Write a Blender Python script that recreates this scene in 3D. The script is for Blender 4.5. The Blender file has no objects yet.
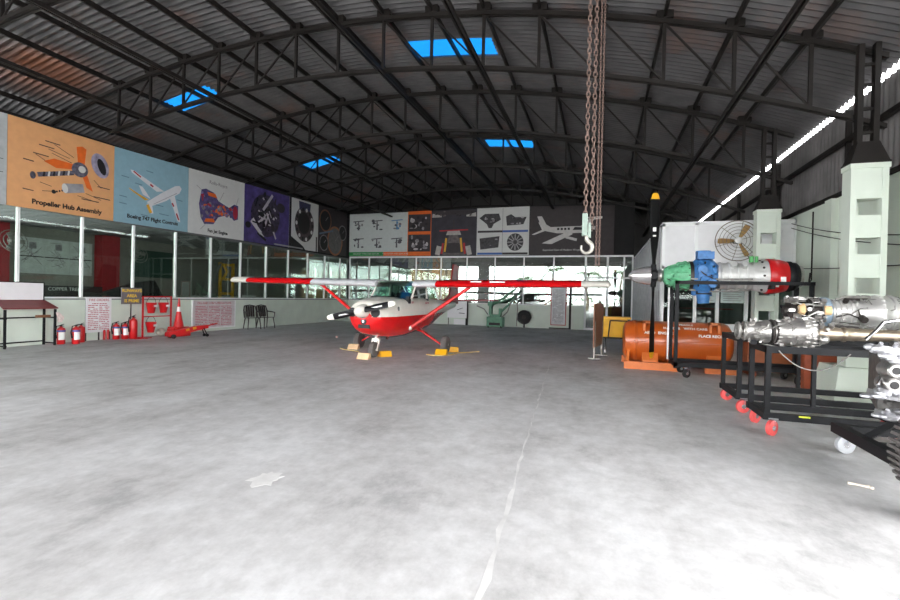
import bpy, bmesh, math, random
from mathutils import Vector, Matrix, Euler
random.seed(7)
C = bpy.context.scene.collection
PI = math.pi
R_ = math.radians

# ------------------------------------------------------------------ materials
def lin(c):
    c = c / 255.0
    return c / 12.92 if c <= 0.04045 else ((c + 0.055) / 1.055) ** 2.4
def L(rgb): return (lin(rgb[0]), lin(rgb[1]), lin(rgb[2]), 1)
_m = {}
def mat(name, rgb, rough=0.5, metal=0.0, var=0.12, scale=6.0, bump=0.0, spec=0.5, coat=0.0):
    if name in _m: return _m[name]
    m = bpy.data.materials.new(name); m.use_nodes = True
    nt = m.node_tree; b = nt.nodes['Principled BSDF']
    b.inputs['Roughness'].default_value = rough
    b.inputs['Metallic'].default_value = metal
    b.inputs['Specular IOR Level'].default_value = spec
    b.inputs['Coat Weight'].default_value = coat
    tc = nt.nodes.new('ShaderNodeTexCoord'); n = nt.nodes.new('ShaderNodeTexNoise')
    n.inputs['Scale'].default_value = scale; n.inputs['Detail'].default_value = 5
    nt.links.new(tc.outputs['Object'], n.inputs['Vector'])
    r = nt.nodes.new('ShaderNodeValToRGB')
    c = L(rgb)
    r.color_ramp.elements[0].position = 0.3; r.color_ramp.elements[1].position = 0.7
    r.color_ramp.elements[0].color = tuple(x * (1 - var) for x in c[:3]) + (1,)
    r.color_ramp.elements[1].color = tuple(min(1, x * (1 + var)) for x in c[:3]) + (1,)
    nt.links.new(n.outputs['Fac'], r.inputs['Fac']); nt.links.new(r.outputs['Color'], b.inputs['Base Color'])
    if bump:
        bp = nt.nodes.new('ShaderNodeBump'); bp.inputs['Strength'].default_value = bump
        bp.inputs['Distance'].default_value = 0.01
        nt.links.new(n.outputs['Fac'], bp.inputs['Height']); nt.links.new(bp.outputs['Normal'], b.inputs['Normal'])
    _m[name] = m
    return m

def glass(name, tint, refl, rough=0.02, mul=1.0):
    if name in _m: return _m[name]
    m = bpy.data.materials.new(name); m.use_nodes = True
    nt = m.node_tree; nt.nodes.remove(nt.nodes['Principled BSDF'])
    out = nt.nodes['Material Output']
    t = nt.nodes.new('ShaderNodeBsdfTransparent'); t.inputs['Color'].default_value = (*tint, 1)
    g = nt.nodes.new('ShaderNodeBsdfGlossy'); g.inputs['Roughness'].default_value = rough
    g.inputs['Color'].default_value = (0.92, 0.97, 0.95, 1)
    f = nt.nodes.new('ShaderNodeFresnel'); f.inputs['IOR'].default_value = 1.5
    a = nt.nodes.new('ShaderNodeMath'); a.operation = 'MULTIPLY_ADD'; a.use_clamp = True
    a.inputs[1].default_value = mul; a.inputs[2].default_value = refl
    nt.links.new(f.outputs[0], a.inputs[0])
    mx = nt.nodes.new('ShaderNodeMixShader')
    nt.links.new(a.outputs[0], mx.inputs[0]); nt.links.new(t.outputs[0], mx.inputs[1]); nt.links.new(g.outputs[0], mx.inputs[2])
    nt.links.new(mx.outputs[0], out.inputs['Surface'])
    _m[name] = m
    return m

def sheet_trans(name, rgb, w=1.0):
    m = bpy.data.materials.new(name); m.use_nodes = True
    nt = m.node_tree; b = nt.nodes['Principled BSDF']; out = nt.nodes['Material Output']
    b.inputs['Base Color'].default_value = L(rgb); b.inputs['Roughness'].default_value = 0.4
    tc = nt.nodes.new('ShaderNodeTexCoord'); n = nt.nodes.new('ShaderNodeTexNoise'); n.inputs['Scale'].default_value = 5
    nt.links.new(tc.outputs['Object'], n.inputs['Vector'])
    r = nt.nodes.new('ShaderNodeValToRGB'); c = L(rgb)
    r.color_ramp.elements[0].color = tuple(x * 0.75 for x in c[:3]) + (1,); r.color_ramp.elements[1].color = c
    nt.links.new(n.outputs['Fac'], r.inputs['Fac'])
    t = nt.nodes.new('ShaderNodeBsdfTranslucent'); nt.links.new(r.outputs['Color'], t.inputs['Color'])
    mx = nt.nodes.new('ShaderNodeMixShader'); mx.inputs[0].default_value = 0.9
    nt.links.new(b.outputs[0], mx.inputs[1]); nt.links.new(t.outputs[0], mx.inputs[2])
    nt.links.new(mx.outputs[0], out.inputs['Surface'])
    return m

# ------------------------------------------------------------------ mesh builder
class MB:
    def __init__(s): s.v = []; s.f = []; s.m = []
    def add(s, vs, fs, m=0):
        o = len(s.v); s.v += [tuple(p) for p in vs]
        for f in fs: s.f.append(tuple(o + i for i in f)); s.m.append(m)
        return s
    def box(s, x0, x1, y0, y1, z0, z1, m=0):
        return s.add([(x0,y0,z0),(x1,y0,z0),(x1,y1,z0),(x0,y1,z0),(x0,y0,z1),(x1,y0,z1),(x1,y1,z1),(x0,y1,z1)],
                     [(3,2,1,0),(4,5,6,7),(0,1,5,4),(1,2,6,5),(2,3,7,6),(3,0,4,7)], m)
    def obox(s, c, size, rot=(0,0,0), m=0):
        M = Matrix.Translation(c) @ Euler(rot).to_matrix().to_4x4(); a, b, d = (x/2 for x in size)
        vs = [M @ Vector(p) for p in [(-a,-b,-d),(a,-b,-d),(a,b,-d),(-a,b,-d),(-a,-b,d),(a,-b,d),(a,b,d),(-a,b,d)]]
        return s.add(vs, [(3,2,1,0),(4,5,6,7),(0,1,5,4),(1,2,6,5),(2,3,7,6),(3,0,4,7)], m)
    def beam(s, p0, p1, w, h, m=0, up=(0,0,1)):
        p0, p1 = Vector(p0), Vector(p1); d = (p1-p0).normalized(); u = Vector(up)
        if abs(d.dot(u)) > 0.99: u = Vector((0,1,0))
        r = d.cross(u).normalized(); u = r.cross(d)
        vs = [p + r*a*w/2 + u*b*h/2 for p in (p0,p1) for a, b in ((-1,-1),(1,-1),(1,1),(-1,1))]
        return s.add(vs, [(3,2,1,0),(4,5,6,7),(0,1,5,4),(1,2,6,5),(2,3,7,6),(3,0,4,7)], m)
    def tube(s, pts, r, n=8, m=0, closed=False):
        pts = [Vector(p) for p in pts]; k = len(pts); rs = r if isinstance(r, (list,tuple)) else [r]*k
        vs = []; prev = None
        for i, p in enumerate(pts):
            a = pts[(i-1) % k] if (closed or i > 0) else p; b = pts[(i+1) % k] if (closed or i < k-1) else p
            d = (b-a).normalized()
            if prev is None:
                u = Vector((0,0,1)) if abs(d.z) < 0.9 else Vector((1,0,0))
                u = (u - d*u.dot(d)).normalized()
            else:
                u = prev - d*prev.dot(d); u = u.normalized() if u.length > 1e-6 else d.orthogonal().normalized()
            prev = u; w = d.cross(u)
            for j in range(n):
                t = 2*PI*j/n; vs.append(p + (u*math.cos(t) + w*math.sin(t))*rs[i])
        fs = []
        for i in range(k if closed else k-1):
            for j in range(n):
                a = i*n+j; b = i*n+(j+1) % n; c = ((i+1) % k)*n+(j+1) % n; e = ((i+1) % k)*n+j
                fs.append((a,b,c,e))
        if not closed: fs += [tuple(range(n-1,-1,-1)), tuple((k-1)*n+j for j in range(n))]
        return s.add(vs, fs, m)
    def cyl(s, p0, p1, r0, r1=None, n=16, m=0):
        return s.tube([p0,p1], [r0, r0 if r1 is None else r1], n, m)
    def lathe(s, prof, o, axis=(0,0,1), n=24, m=0, caps=True):
        a = Vector(axis).normalized(); u = a.orthogonal().normalized(); w = a.cross(u); o = Vector(o)
        ms = m
        vs = []
        for t, r in prof:
            for j in range(n):
                q = 2*PI*j/n; vs.append(o + a*t + (u*math.cos(q)+w*math.sin(q))*max(r,1e-4))
        base = len(s.v); s.v += [tuple(p) for p in vs]; k = len(prof)
        for i in range(k-1):
            for j in range(n):
                s.f.append((base+i*n+j, base+i*n+(j+1)%n, base+(i+1)*n+(j+1)%n, base+(i+1)*n+j))
                s.m.append(ms[i] if isinstance(ms,(list,tuple)) else ms)
        if caps:
            s.f.append(tuple(base+j for j in range(n-1,-1,-1))); s.m.append(ms[0] if isinstance(ms,(list,tuple)) else ms)
            s.f.append(tuple(base+(k-1)*n+j for j in range(n))); s.m.append(ms[-1] if isinstance(ms,(list,tuple)) else ms)
        return s
    def torus(s, c, axis, Rr, r, n=20, k=8, m=0):
        a = Vector(axis).normalized(); u = a.orthogonal().normalized(); w = a.cross(u); c = Vector(c)
        return s.tube([c+(u*math.cos(2*PI*i/n)+w*math.sin(2*PI*i/n))*Rr for i in range(n)], r, k, m, True)
    def sphere(s, c, r, n=12, m=0, sc=(1,1,1)):
        vs = []; k = n//2
        for i in range(k+1):
            ph = PI*i/k
            for j in range(n):
                t = 2*PI*j/n; vs.append((c[0]+r*sc[0]*math.sin(ph)*math.cos(t)+1e-6*j, c[1]+r*sc[1]*math.sin(ph)*math.sin(t), c[2]+r*sc[2]*math.cos(ph)))
        fs = [(i*n+j, i*n+(j+1)%n, (i+1)*n+(j+1)%n, (i+1)*n+j) for i in range(k) for j in range(n)]
        return s.add(vs, fs, m)
    def poly(s, pts, y, t=0.003, m=0):          # frontal polygon (x,z) facing -y, thickness t behind y
        n = len(pts)
        vs = [(x,y,z) for x,z in pts] + [(x,y+t,z) for x,z in pts]
        fs = [tuple(range(n)), tuple(range(2*n-1,n-1,-1))] + [(i,(i+1)%n,n+(i+1)%n,n+i) for i in range(n)]
        return s.add(vs, fs, m)
    def prism(s, pts, off, m=0):                # 3-D polygon extruded by a vector
        n = len(pts); o = Vector(off); vs = [Vector(p) for p in pts]; vs += [p+o for p in vs]
        fs = [tuple(range(n)), tuple(range(2*n-1,n-1,-1))] + [(i,(i+1)%n,n+(i+1)%n,n+i) for i in range(n)]
        return s.add(vs, fs, m)
    def loft(s, rings, m=0, caps=True, closed=True):
        n = len(rings[0]); base = len(s.v)
        for r in rings: s.v += [tuple(p) for p in r]
        for i in range(len(rings)-1):
            for j in range(n if closed else n-1):
                s.f.append((base+i*n+j, base+i*n+(j+1)%n, base+(i+1)*n+(j+1)%n, base+(i+1)*n+j))
                s.m.append(m[i] if isinstance(m,(list,tuple)) else m)
        if caps:
            s.f.append(tuple(base+j for j in range(n-1,-1,-1))); s.m.append(m[0] if isinstance(m,(list,tuple)) else m)
            s.f.append(tuple(base+(len(rings)-1)*n+j for j in range(n))); s.m.append(m[-1] if isinstance(m,(list,tuple)) else m)
        return s
    def build(s, name, mats, parent=None, smooth=True, cut=None, bevel=0):
        me = bpy.data.meshes.new(name); me.from_pydata(s.v, [], s.f)
        if not isinstance(mats, (list,tuple)): mats = [mats]
        for x in mats: me.materials.append(x)
        for p, i in zip(me.polygons, s.m): p.material_index = i
        bm = bmesh.new(); bm.from_mesh(me)
        if cut:
            z, lo, hi = cut
            bmesh.ops.bisect_plane(bm, geom=bm.verts[:]+bm.edges[:]+bm.faces[:], plane_co=(0,0,z), plane_no=(0,0,1))
            for f in bm.faces: f.material_index = lo if f.calc_center_median().z < z else hi
        bmesh.ops.recalc_face_normals(bm, faces=bm.faces[:])
        bm.to_mesh(me); bm.free()
        if smooth:
            me.shade_smooth(); me.set_sharp_from_angle(angle=R_(38))
        o = bpy.data.objects.new(name, me); C.objects.link(o)
        if parent: o.parent = parent
        if bevel:
            bv = o.modifiers.new('bevel','BEVEL'); bv.width = bevel; bv.segments = 2; bv.limit_method = 'ANGLE'
        return o

def tag(o, label, cat, group=None, kind=None):
    o['label'] = label; o['category'] = cat
    if group: o['group'] = group
    if kind: o['kind'] = kind
    return o
def thing(name, label, cat, loc=(0,0,0), rotz=0, group=None):
    o = bpy.data.objects.new(name, None); C.objects.link(o); o.empty_display_size = 0.1
    o.location = loc; o.rotation_euler = (0,0,rotz)
    return tag(o, label, cat, group)
def struct(o): o['kind'] = 'structure'; return o
def dup(root, loc, rotz=0, label=None):
    def cp(o, par):
        c = o.copy(); C.objects.link(c)
        if par: c.parent = par
        for ch in list(o.children): cp(ch, c)
        return c
    r = cp(root, None); r.location = loc; r.rotation_euler = (0,0,rotz)
    if label: r['label'] = label
    return r
def text(name, s, size, loc, rot, m, parent=None, align='CENTER', ext=0.001, bold=0.0):
    cu = bpy.data.curves.new(name, 'FONT'); cu.body = s; cu.size = size; cu.extrude = ext; cu.offset = bold*size; cu.resolution_u = 3
    cu.align_x = align; cu.align_y = 'CENTER'; cu.materials.append(m)
    tmp = bpy.data.objects.new('tmp', cu); C.objects.link(tmp)
    bpy.context.view_layer.update()
    me = bpy.data.meshes.new_from_object(tmp.evaluated_get(bpy.context.evaluated_depsgraph_get()))
    bpy.data.objects.remove(tmp); bpy.data.curves.remove(cu)
    o = bpy.data.objects.new(name, me); C.objects.link(o); o.location = loc; o.rotation_euler = rot
    if parent: o.parent = parent
    return o
FR = (PI/2, 0, 0)      # text facing -y

# ------------------------------------------------------------------ palette
mint = mat('mint_paint', (210,219,207), 0.6, var=0.06, scale=2)
white_al = mat('white_aluminium', (232,234,234), 0.35, var=0.03)
steel_dark = mat('dark_painted_steel', (30,26,24), 0.6, 0.0, var=0.35, scale=3, spec=0.3)
black_steel = mat('black_painted_steel', (20,21,24), 0.55, 0.0, var=0.3, scale=8, spec=0.25)
dark = mat('dark_backing', (24,23,24), 0.8, var=0.2)
red_paint = mat('red_paint', (190,22,26), 0.35, var=0.1)
red_gloss = mat('red_gloss_paint', (205,18,22), 0.22, var=0.06, coat=0.4)
white_gloss = mat('cream_white_gloss_paint', (226,222,212), 0.28, var=0.04, coat=0.3)
silver_paint = mat('silver_paint', (222,223,226), 0.3, 0.15, var=0.05)
darkred = mat('dark_red_paint', (120,16,24), 0.35, var=0.1)
rubber = mat('black_rubber', (28,28,29), 0.8, var=0.2, scale=20, bump=0.2)
tyre_grey = mat('dusty_rubber', (92,88,86), 0.85, var=0.15, scale=20, bump=0.3)
yellow = mat('yellow_paint', (226,168,20), 0.4, var=0.08)
cream_wood = mat('cream_wood', (222,190,150), 0.6, var=0.12)
orange_tank = mat('orange_tank_paint', (188,88,30), 0.3, var=0.12, scale=2, coat=0.3)
orange_saddle = mat('orange_saddle_paint', (206,112,52), 0.45, var=0.1)
metal = mat('bare_engine_metal', (176,173,170), 0.34, 0.85, var=0.18, scale=22, bump=0.15)
metal_dull = mat('dull_cast_metal', (140,138,134), 0.5, 0.6, var=0.35, scale=18, bump=0.3)
metal_tan = mat('heat_tinted_metal', (158,144,128), 0.36, 0.85, var=0.18, scale=9)
metal_dark = mat('dark_engine_metal', (52,47,45), 0.5, 0.5, var=0.4, scale=16, bump=0.3)
chrome = mat('chrome', (225,225,228), 0.12, 1.0, var=0.03)
print_white = mat('print_white', (206,206,204), 0.6, var=0.03)
print_black = mat('print_black', (22,20,22), 0.6)
print_dark = mat('print_dark_brown', (50,42,46), 0.6, var=0.2)
print_grey = mat('print_grey', (128,124,128), 0.6, var=0.4, scale=9)
print_red = mat('print_red', (178,30,40), 0.6)
print_orange = mat('print_orange', (226,104,30), 0.6, var=0.1)
print_blue = mat('print_blue', (60,96,168), 0.6)
print_purple = mat('print_purple', (74,62,120), 0.6, var=0.35, scale=4)
print_green = mat('print_green', (40,140,70), 0.6)
print_yellow = mat('print_yellow', (216,160,40), 0.6)
board_white = mat('whiteboard', (232,230,232), 0.4, var=0.02)
notice_pink = mat('notice_red_print', (186,92,104), 0.6, var=0.3, scale=40)
brown_ply = mat('brown_plywood', (132,86,58), 0.6, var=0.15)
ext_white = mat('label_white', (235,235,232), 0.5, var=0.03)
plastic_brown = mat('dark_brown_plastic', (44,38,36), 0.35, var=0.1)
green_machine = mat('green_machine_paint', (88,140,112), 0.45, var=0.2, scale=9)
gear_green = mat('green_primer', (98,172,130), 0.5, var=0.2, scale=12, bump=0.1)
gear_blue = mat('blue_engine_paint', (56,112,170), 0.5, var=0.25, scale=12, bump=0.1)
casing_grey = mat('grey_casing_paint', (196,196,194), 0.4, 0.2, var=0.08)
maroon = mat('maroon_laminate', (128,58,58), 0.4, var=0.1)
office_grey = mat('office_panel', (226,226,228), 0.5, var=0.03)
rope_m = mat('pale_rope', (205,180,110), 0.9)
chain_m = mat('rusty_chain_metal', (106,86,78), 0.65, 0.2, var=0.25, scale=30)
wheel_red = mat('red_polyurethane', (222,88,86), 0.4, var=0.1)
g_dark = glass('tinted_window_glass', (0.80,0.86,0.83), 0.0, mul=0.5)
g_back = glass('tinted_rear_glass', (0.74,0.80,0.77), 0.12)
g_clear = glass('clear_glass', (0.85,0.92,0.88), 0.02)
g_cab = glass('cabin_glass', (0.46,0.66,0.58), 0.03)

# concrete floor
def concrete(name, c0, c1, c2):
    m = bpy.data.materials.new(name); m.use_nodes = True; nt = m.node_tree; b = nt.nodes['Principled BSDF']
    tc = nt.nodes.new('ShaderNodeTexCoord')
    mp = nt.nodes.new('ShaderNodeMapping'); mp.inputs['Scale'].default_value = (1, 0.6, 1)
    nt.links.new(tc.outputs['Object'], mp.inputs['Vector'])
    n1 = nt.nodes.new('ShaderNodeTexNoise'); n1.inputs['Scale'].default_value = 0.8; n1.inputs['Detail'].default_value = 12; n1.inputs['Roughness'].default_value = 0.74
    n2 = nt.nodes.new('ShaderNodeTexNoise'); n2.inputs['Scale'].default_value = 6; n2.inputs['Detail'].default_value = 8; n2.inputs['Roughness'].default_value = 0.7
    nt.links.new(mp.outputs[0], n1.inputs['Vector']); nt.links.new(tc.outputs['Object'], n2.inputs['Vector'])
    r1 = nt.nodes.new('ShaderNodeValToRGB')
    r1.color_ramp.elements[0].position = 0.36; r1.color_ramp.elements[1].position = 0.62
    r1.color_ramp.elements[0].color = L(c0); r1.color_ramp.elements[1].color = L(c2)
    e = r1.color_ramp.elements.new(0.46); e.color = L(c1)
    r2 = nt.nodes.new('ShaderNodeValToRGB')
    r2.color_ramp.elements[0].position = 0.35; r2.color_ramp.elements[1].position = 0.65
    r2.color_ramp.elements[0].color = (0.84,0.84,0.84,1); r2.color_ramp.elements[1].color = (1.04,1.04,1.04,1)
    nt.links.new(n1.outputs['Fac'], r1.inputs['Fac']); nt.links.new(n2.outputs['Fac'], r2.inputs['Fac'])
    mx = nt.nodes.new('ShaderNodeMix'); mx.data_type = 'RGBA'; mx.blend_type = 'MULTIPLY'; mx.inputs[0].default_value = 1
    nt.links.new(r1.outputs[0], mx.inputs[6]); nt.links.new(r2.outputs[0], mx.inputs[7]); nt.links.new(mx.outputs[2], b.inputs['Base Color'])
    b.inputs['Roughness'].default_value = 0.55; b.inputs['Specular IOR Level'].default_value = 0.35
    bp = nt.nodes.new('ShaderNodeBump'); bp.inputs['Strength'].default_value = 0.15; bp.inputs['Distance'].default_value = 0.01
    nt.links.new(n2.outputs['Fac'], bp.inputs['Height']); nt.links.new(bp.outputs[0], b.inputs['Normal'])
    return m
conc = concrete('worn_concrete', (166,165,165), (192,191,191), (213,213,214))
conc_out = concrete('apron_concrete', (170,170,168), (188,188,186), (205,205,203))
patch_m = mat('cement_patch', (214,213,212), 0.7, var=0.08, scale=12)

# corrugated sheets
def corrugated_mat(name, base, rust_amt):
    m = bpy.data.materials.new(name); m.use_nodes = True; nt = m.node_tree; b = nt.nodes['Principled BSDF']
    tc = nt.nodes.new('ShaderNodeTexCoord')
    n = nt.nodes.new('ShaderNodeTexNoise'); n.inputs['Scale'].default_value = 0.55; n.inputs['Detail'].default_value = 6; n.inputs['Roughness'].default_value = 0.65
    nt.links.new(tc.outputs['Object'], n.inputs['Vector'])
    r = nt.nodes.new('ShaderNodeValToRGB'); r.color_ramp.elements[0].position = 0.55; r.color_ramp.elements[1].position = 0.72
    r.color_ramp.elements[0].color = (0,0,0,1); r.color_ramp.elements[1].color = (rust_amt,)*3+(1,)
    nt.links.new(n.outputs['Fac'], r.inputs['Fac'])
    n2 = nt.nodes.new('ShaderNodeTexNoise'); n2.inputs['Scale'].default_value = 2.5; n2.inputs['Detail'].default_value = 5
    nt.links.new(tc.outputs['Object'], n2.inputs['Vector'])
    r2 = nt.nodes.new('ShaderNodeValToRGB'); c = L(base)
    r2.color_ramp.elements[0].position = 0.3; r2.color_ramp.elements[1].position = 0.7
    r2.color_ramp.elements[0].color = tuple(x*0.75 for x in c[:3])+(1,); r2.color_ramp.elements[1].color = tuple(x*1.15 for x in c[:3])+(1,)
    nt.links.new(n2.outputs['Fac'], r2.inputs['Fac'])
    vd = nt.nodes.new('ShaderNodeVectorMath'); vd.operation = 'DISTANCE'; vd.inputs[1].default_value = (-12.4,7.4,6.4)
    nt.links.new(tc.outputs['Object'], vd.inputs[0])
    mr = nt.nodes.new('ShaderNodeMapRange'); mr.inputs[1].default_value = 0.5; mr.inputs[2].default_value = 1.3; mr.inputs[3].default_value = 1.0; mr.inputs[4].default_value = 0.0
    nt.links.new(vd.outputs['Value'], mr.inputs[0])
    ad = nt.nodes.new('ShaderNodeMath'); ad.operation = 'MULTIPLY_ADD'; ad.use_clamp = True; ad.inputs[1].default_value = 0.85
    nt.links.new(mr.outputs[0], ad.inputs[0]); nt.links.new(r.outputs[0], ad.inputs[2])
    mx = nt.nodes.new('ShaderNodeMix'); mx.data_type = 'RGBA'
    nt.links.new(ad.outputs[0], mx.inputs[0]); nt.links.new(r2.outputs[0], mx.inputs[6]); mx.inputs[7].default_value = L((118,74,52))
    nt.links.new(mx.outputs[2], b.inputs['Base Color'])
    b.inputs['Roughness'].default_value = 0.5; b.inputs['Metallic'].default_value = 0.25
    return m
roof_m = corrugated_mat('galvanised_roof_sheet', (86,84,85), 0.5)
clad_m = corrugated_mat('grey_wall_cladding', (122,118,118), 0.15)
# ------------------------------------------------------------------ setting
BY = 22.3      # rear glazing
FY = -8.0      # open front of the hangar
def zr(x): return 7.02 - 0.0195*(x+6)**2

struct(MB().box(-18,12,FY,26,-0.2,0).build('floor', conc))
struct(MB().box(-80,80,-90,FY,-0.22,-0.005).build('ground', conc_out))
joint_m = mat('joint_cement', (205,204,203), 0.8, var=0.15, scale=5)
jb = MB(); rj = random.Random(99); jv = []
for i in range(180):
    y = FY+i*0.168; x = -0.5-0.062*(y-2.09)+rj.uniform(-0.012,0.012); hw = rj.choice([0.004,0.008,0.012,0.02])*rj.uniform(0.5,1.2)
    jv += [(x-hw,y,0.0012),(x+hw,y,0.0012)]
jb.add(jv, [(2*i,2*i+1,2*i+3,2*i+2) for i in range(179)]); jb.build('trim_1', joint_m)['kind'] = 'structure'
# ragged cement patches on the floor
def patch(name, cx, cy, rx, ry, label):
    pts = []
    for i in range(22):
        t = 2*PI*i/22; k = random.uniform(0.6,1.15); pts.append((cx+rx*k*math.cos(t), cy+ry*k*math.sin(t), 0.0))
    o = MB().prism(pts, (0,0,0.0015)).build(name, patch_m); tag(o, label, 'floor patch'); return o
patch('cement_patch', -2.36, 2.9, 0.13, 0.16, 'pale cement patch on the open concrete floor, left of centre')

# left wall with glazing
wl = struct(MB().box(-13.15,-13,3,BY+0.15,0,1.1).build('wall_left', mint))
struct(MB().box(-13.17,-12.97,3,BY,1.1,1.13).build('trim_2', mat('grey_sill',(120,124,124),0.5)))
win1 = struct(bpy.data.objects.new('window_1', None)); C.objects.link(win1)
b = MB(); YS = [4.42+1.42*i for i in range(13)]
for y in YS: b.box(-13.11,-13.04,y-0.028,y+0.028,1.13,3.32)
b.box(-13.11,-13.04,3,BY,1.13,1.17); b.build('window_frame', white_al, win1)
MB().box(-13.11,-13.03,3,BY,3.275,3.345).build('head_rail', mat('grey_head_rail',(92,94,94),0.6), win1)
b = MB(); b.box(-13.08,-13.075,3,BY,1.17,3.28); b.build('glass', g_dark, win1)
struct(MB().box(-13.2,-13.1,3,BY+0.2,3.3,5.45).build('wall_left_upper', dark))
# classroom behind the left glazing
struct(MB().box(-17.7,-17.5,8.0,26,0,5.2).build('wall_outer_left', mat('classroom_wall',(130,128,122),0.7,var=0.1)))
struct(MB().box(-17.5,-13.15,2.85,3.0,0,3.5).build('wall_classroom_front', mat('classroom_wall',(130,128,122),0.7)))
cm = MB()
for i in range(55):
    y = 3.0+i*0.36; cm.box(-17.5,-13.2,y,y+0.3,3.36,3.42); cm.box(-17.5,-13.2,y+0.3,y+0.36,3.39,3.42)
struct(cm.build('ceiling_classroom', mat('classroom_ceiling',(128,130,130),0.6)))
# back wall
struct(MB().box(-13.1,-0.69,BY,BY+0.15,0,1.08).build('wall_back', mint))
struct(MB().box(-13.0,-0.69,BY-0.03,BY+0.17,1.08,1.12).build('trim_3', white_al))
win2 = struct(bpy.data.objects.new('window_2', None)); C.objects.link(win2)
b = MB()
for x in [-13.0,-11.82,-10.53,-9.11,-7.74,-6.37,-4.94,-3.52,-2.11]: b.box(x-0.03,x+0.03,BY+0.03,BY+0.1,1.12,3.42)
b.box(-13,1.38,BY+0.02,BY+0.11,3.37,3.45)
b.build('window_frame', white_al, win2)
MB().box(-13,-0.7,BY+0.06,BY+0.065,1.12,3.38).build('glass', g_back, win2)
d1 = struct(bpy.data.objects.new('door_1', None)); C.objects.link(d1)
b = MB()
for x in (-0.66,0.30): b.box(x-0.05,x+0.05,BY,BY+0.1,0,3.4)
for x in (1.0,1.36): b.box(x-0.035,x+0.035,BY,BY+0.1,0,3.4)
b.box(-0.66,1.36,BY,BY+0.1,2.38,2.45); b.box(-0.66,1.36,BY,BY+0.1,0,0.1)
b.build('door_frame', white_al, d1)
MB().box(-0.64,1.36,BY+0.05,BY+0.055,0.1,3.38).build('glass', g_back, d1)
struct(MB().box(-13.1,1.4,BY+0.1,BY+0.2,3.42,5.85).build('wall_back_upper', dark))
struct(MB().box(-17.5,4.5,25.9,26,3.42,7.2).build('wall_gable', mat('gable_cladding',(60,58,58),0.7)))
bw = MB(); bw.box(-17.5,-11,25.9,26,0,3.42); bw.box(-7.5,4.5,25.9,26,0,3.42); bw.box(-11,-7.5,25.9,26,0,0.8); bw.box(-11,-7.5,25.9,26,3.0,3.42)
struct(bw.build('wall_rear_room', mat('rear_room_wall',(78,82,76),0.7)))
w3 = struct(bpy.data.objects.new('window_3', None)); C.objects.link(w3)
b = MB()
for x in (-10.97,-9.8,-8.65,-7.53): b.box(x-0.03,x+0.03,25.92,25.98,0.8,3.0)
b.build('window_frame', steel_dark, w3)
cur = MB()
for k in range(3):
    x0 = -10.9+k*1.15; n = 24
    vs = []; 
    for i in range(n+1):
        x = x0+1.1*i/n; y = 25.86+0.02*math.sin(i*1.6); vs += [(x,y,0.85),(x,y,2.98)]
    cur.add(vs, [(2*i,2*i+2,2*i+3,2*i+1) for i in range(n)])
cur.build('curtain', sheet_trans('tan_curtain', (78,60,36)), w3)
struct(MB().box(-17.5,1.4,BY+0.2,25.9,3.42,3.5).build('ceiling_rear_room', mat('rear_room_ceiling',(96,100,100),0.6)))

# right masonry wall, cladding with eave gap
b = MB(); b.box(4.2,4.4,4.2,26,0,3.42)
for y in (6.6,9.9,10.6): b.box(4.08,4.2,y-0.14,y+0.14,0,3.4)
struct(b.build('wall_right', mint))
def corrug_wall(x, y0, y1, z0, z1, pitch=0.16, amp=0.02):
    b = MB(); n = int((y1-y0)/pitch*6); vs = []
    for i in range(n+1):
        y = y0+(y1-y0)*i/n; dx = amp*math.sin(2*PI*i/6); vs += [(x+dx,y,z0),(x+dx,y,z1)]
    b.add(vs, [(2*i,2*i+2,2*i+3,2*i+1) for i in range(n)])
    return b
struct(corrug_wall(4.3,1.0,26,3.38,5.07).build('wall_right_cladding', clad_m))
b = MB(); b.box(4.16,4.24,5,22,4.36,4.44); b.box(4.16,4.26,5,22,3.42,3.5)
for y in (6.7,10.2,13.7,17.2,20.7): b.box(4.18,4.26,y,y+0.07,3.45,4.93)
struct(b.build('trim_4', steel_dark))
# front gable over the open doorway
b = MB(); xs = [-17.5+i for i in range(23)]
for i in range(22):
    x0, x1 = xs[i], min(xs[i+1],4.45)
    b.prism([(x0,FY,5.0),(x1,FY,5.0),(x1,FY,zr(x1)+0.15),(x0,FY,zr(x0)+0.15)], (0,0.08,0))
b.box(-13.6,-12.3,FY,FY+0.08,0,5.0)
struct(b.build('wall_front', clad_m))

# roof
SKY = [(-11.6,-10.15,9.78,10.4),(-4.3,-2.35,9.74,10.42),(-11.6,-10.2,16.0,16.68),(-4.15,-2.42,16.5,17.28)]
roof = struct(bpy.data.objects.new('ceiling', None)); C.objects.link(roof)
XS = sorted(set([round(-17.6+0.55*i,3) for i in range(41)] + [v for s in SKY for v in s[:2]] + [4.27]))
XS = [x for x in XS if x <= 4.27]
YB, pitch = FY-0.3, 0.15
ny = int((26-YB)/pitch*6)
b = MB(); vs = []
for j in range(ny+1):
    y = YB+j*pitch/6; dz = 0.034*math.sin(2*PI*j/6)
    for x in XS: vs.append((x,y,zr(x)+0.2+dz))
fs = []; nx = len(XS)
for j in range(ny):
    yc = YB+(j+0.5)*pitch/6
    for i in range(nx-1):
        xc = (XS[i]+XS[i+1])/2
        if any(s[0] < xc < s[1] and s[2] < yc < s[3] for s in SKY): continue
        fs.append((j*nx+i, j*nx+i+1, (j+1)*nx+i+1, (j+1)*nx+i))
b.add(vs, fs); b.build('roof_sheet', roof_m, roof)
blue_sheet = sheet_trans('blue_rooflight_sheet', (6,58,100))
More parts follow.
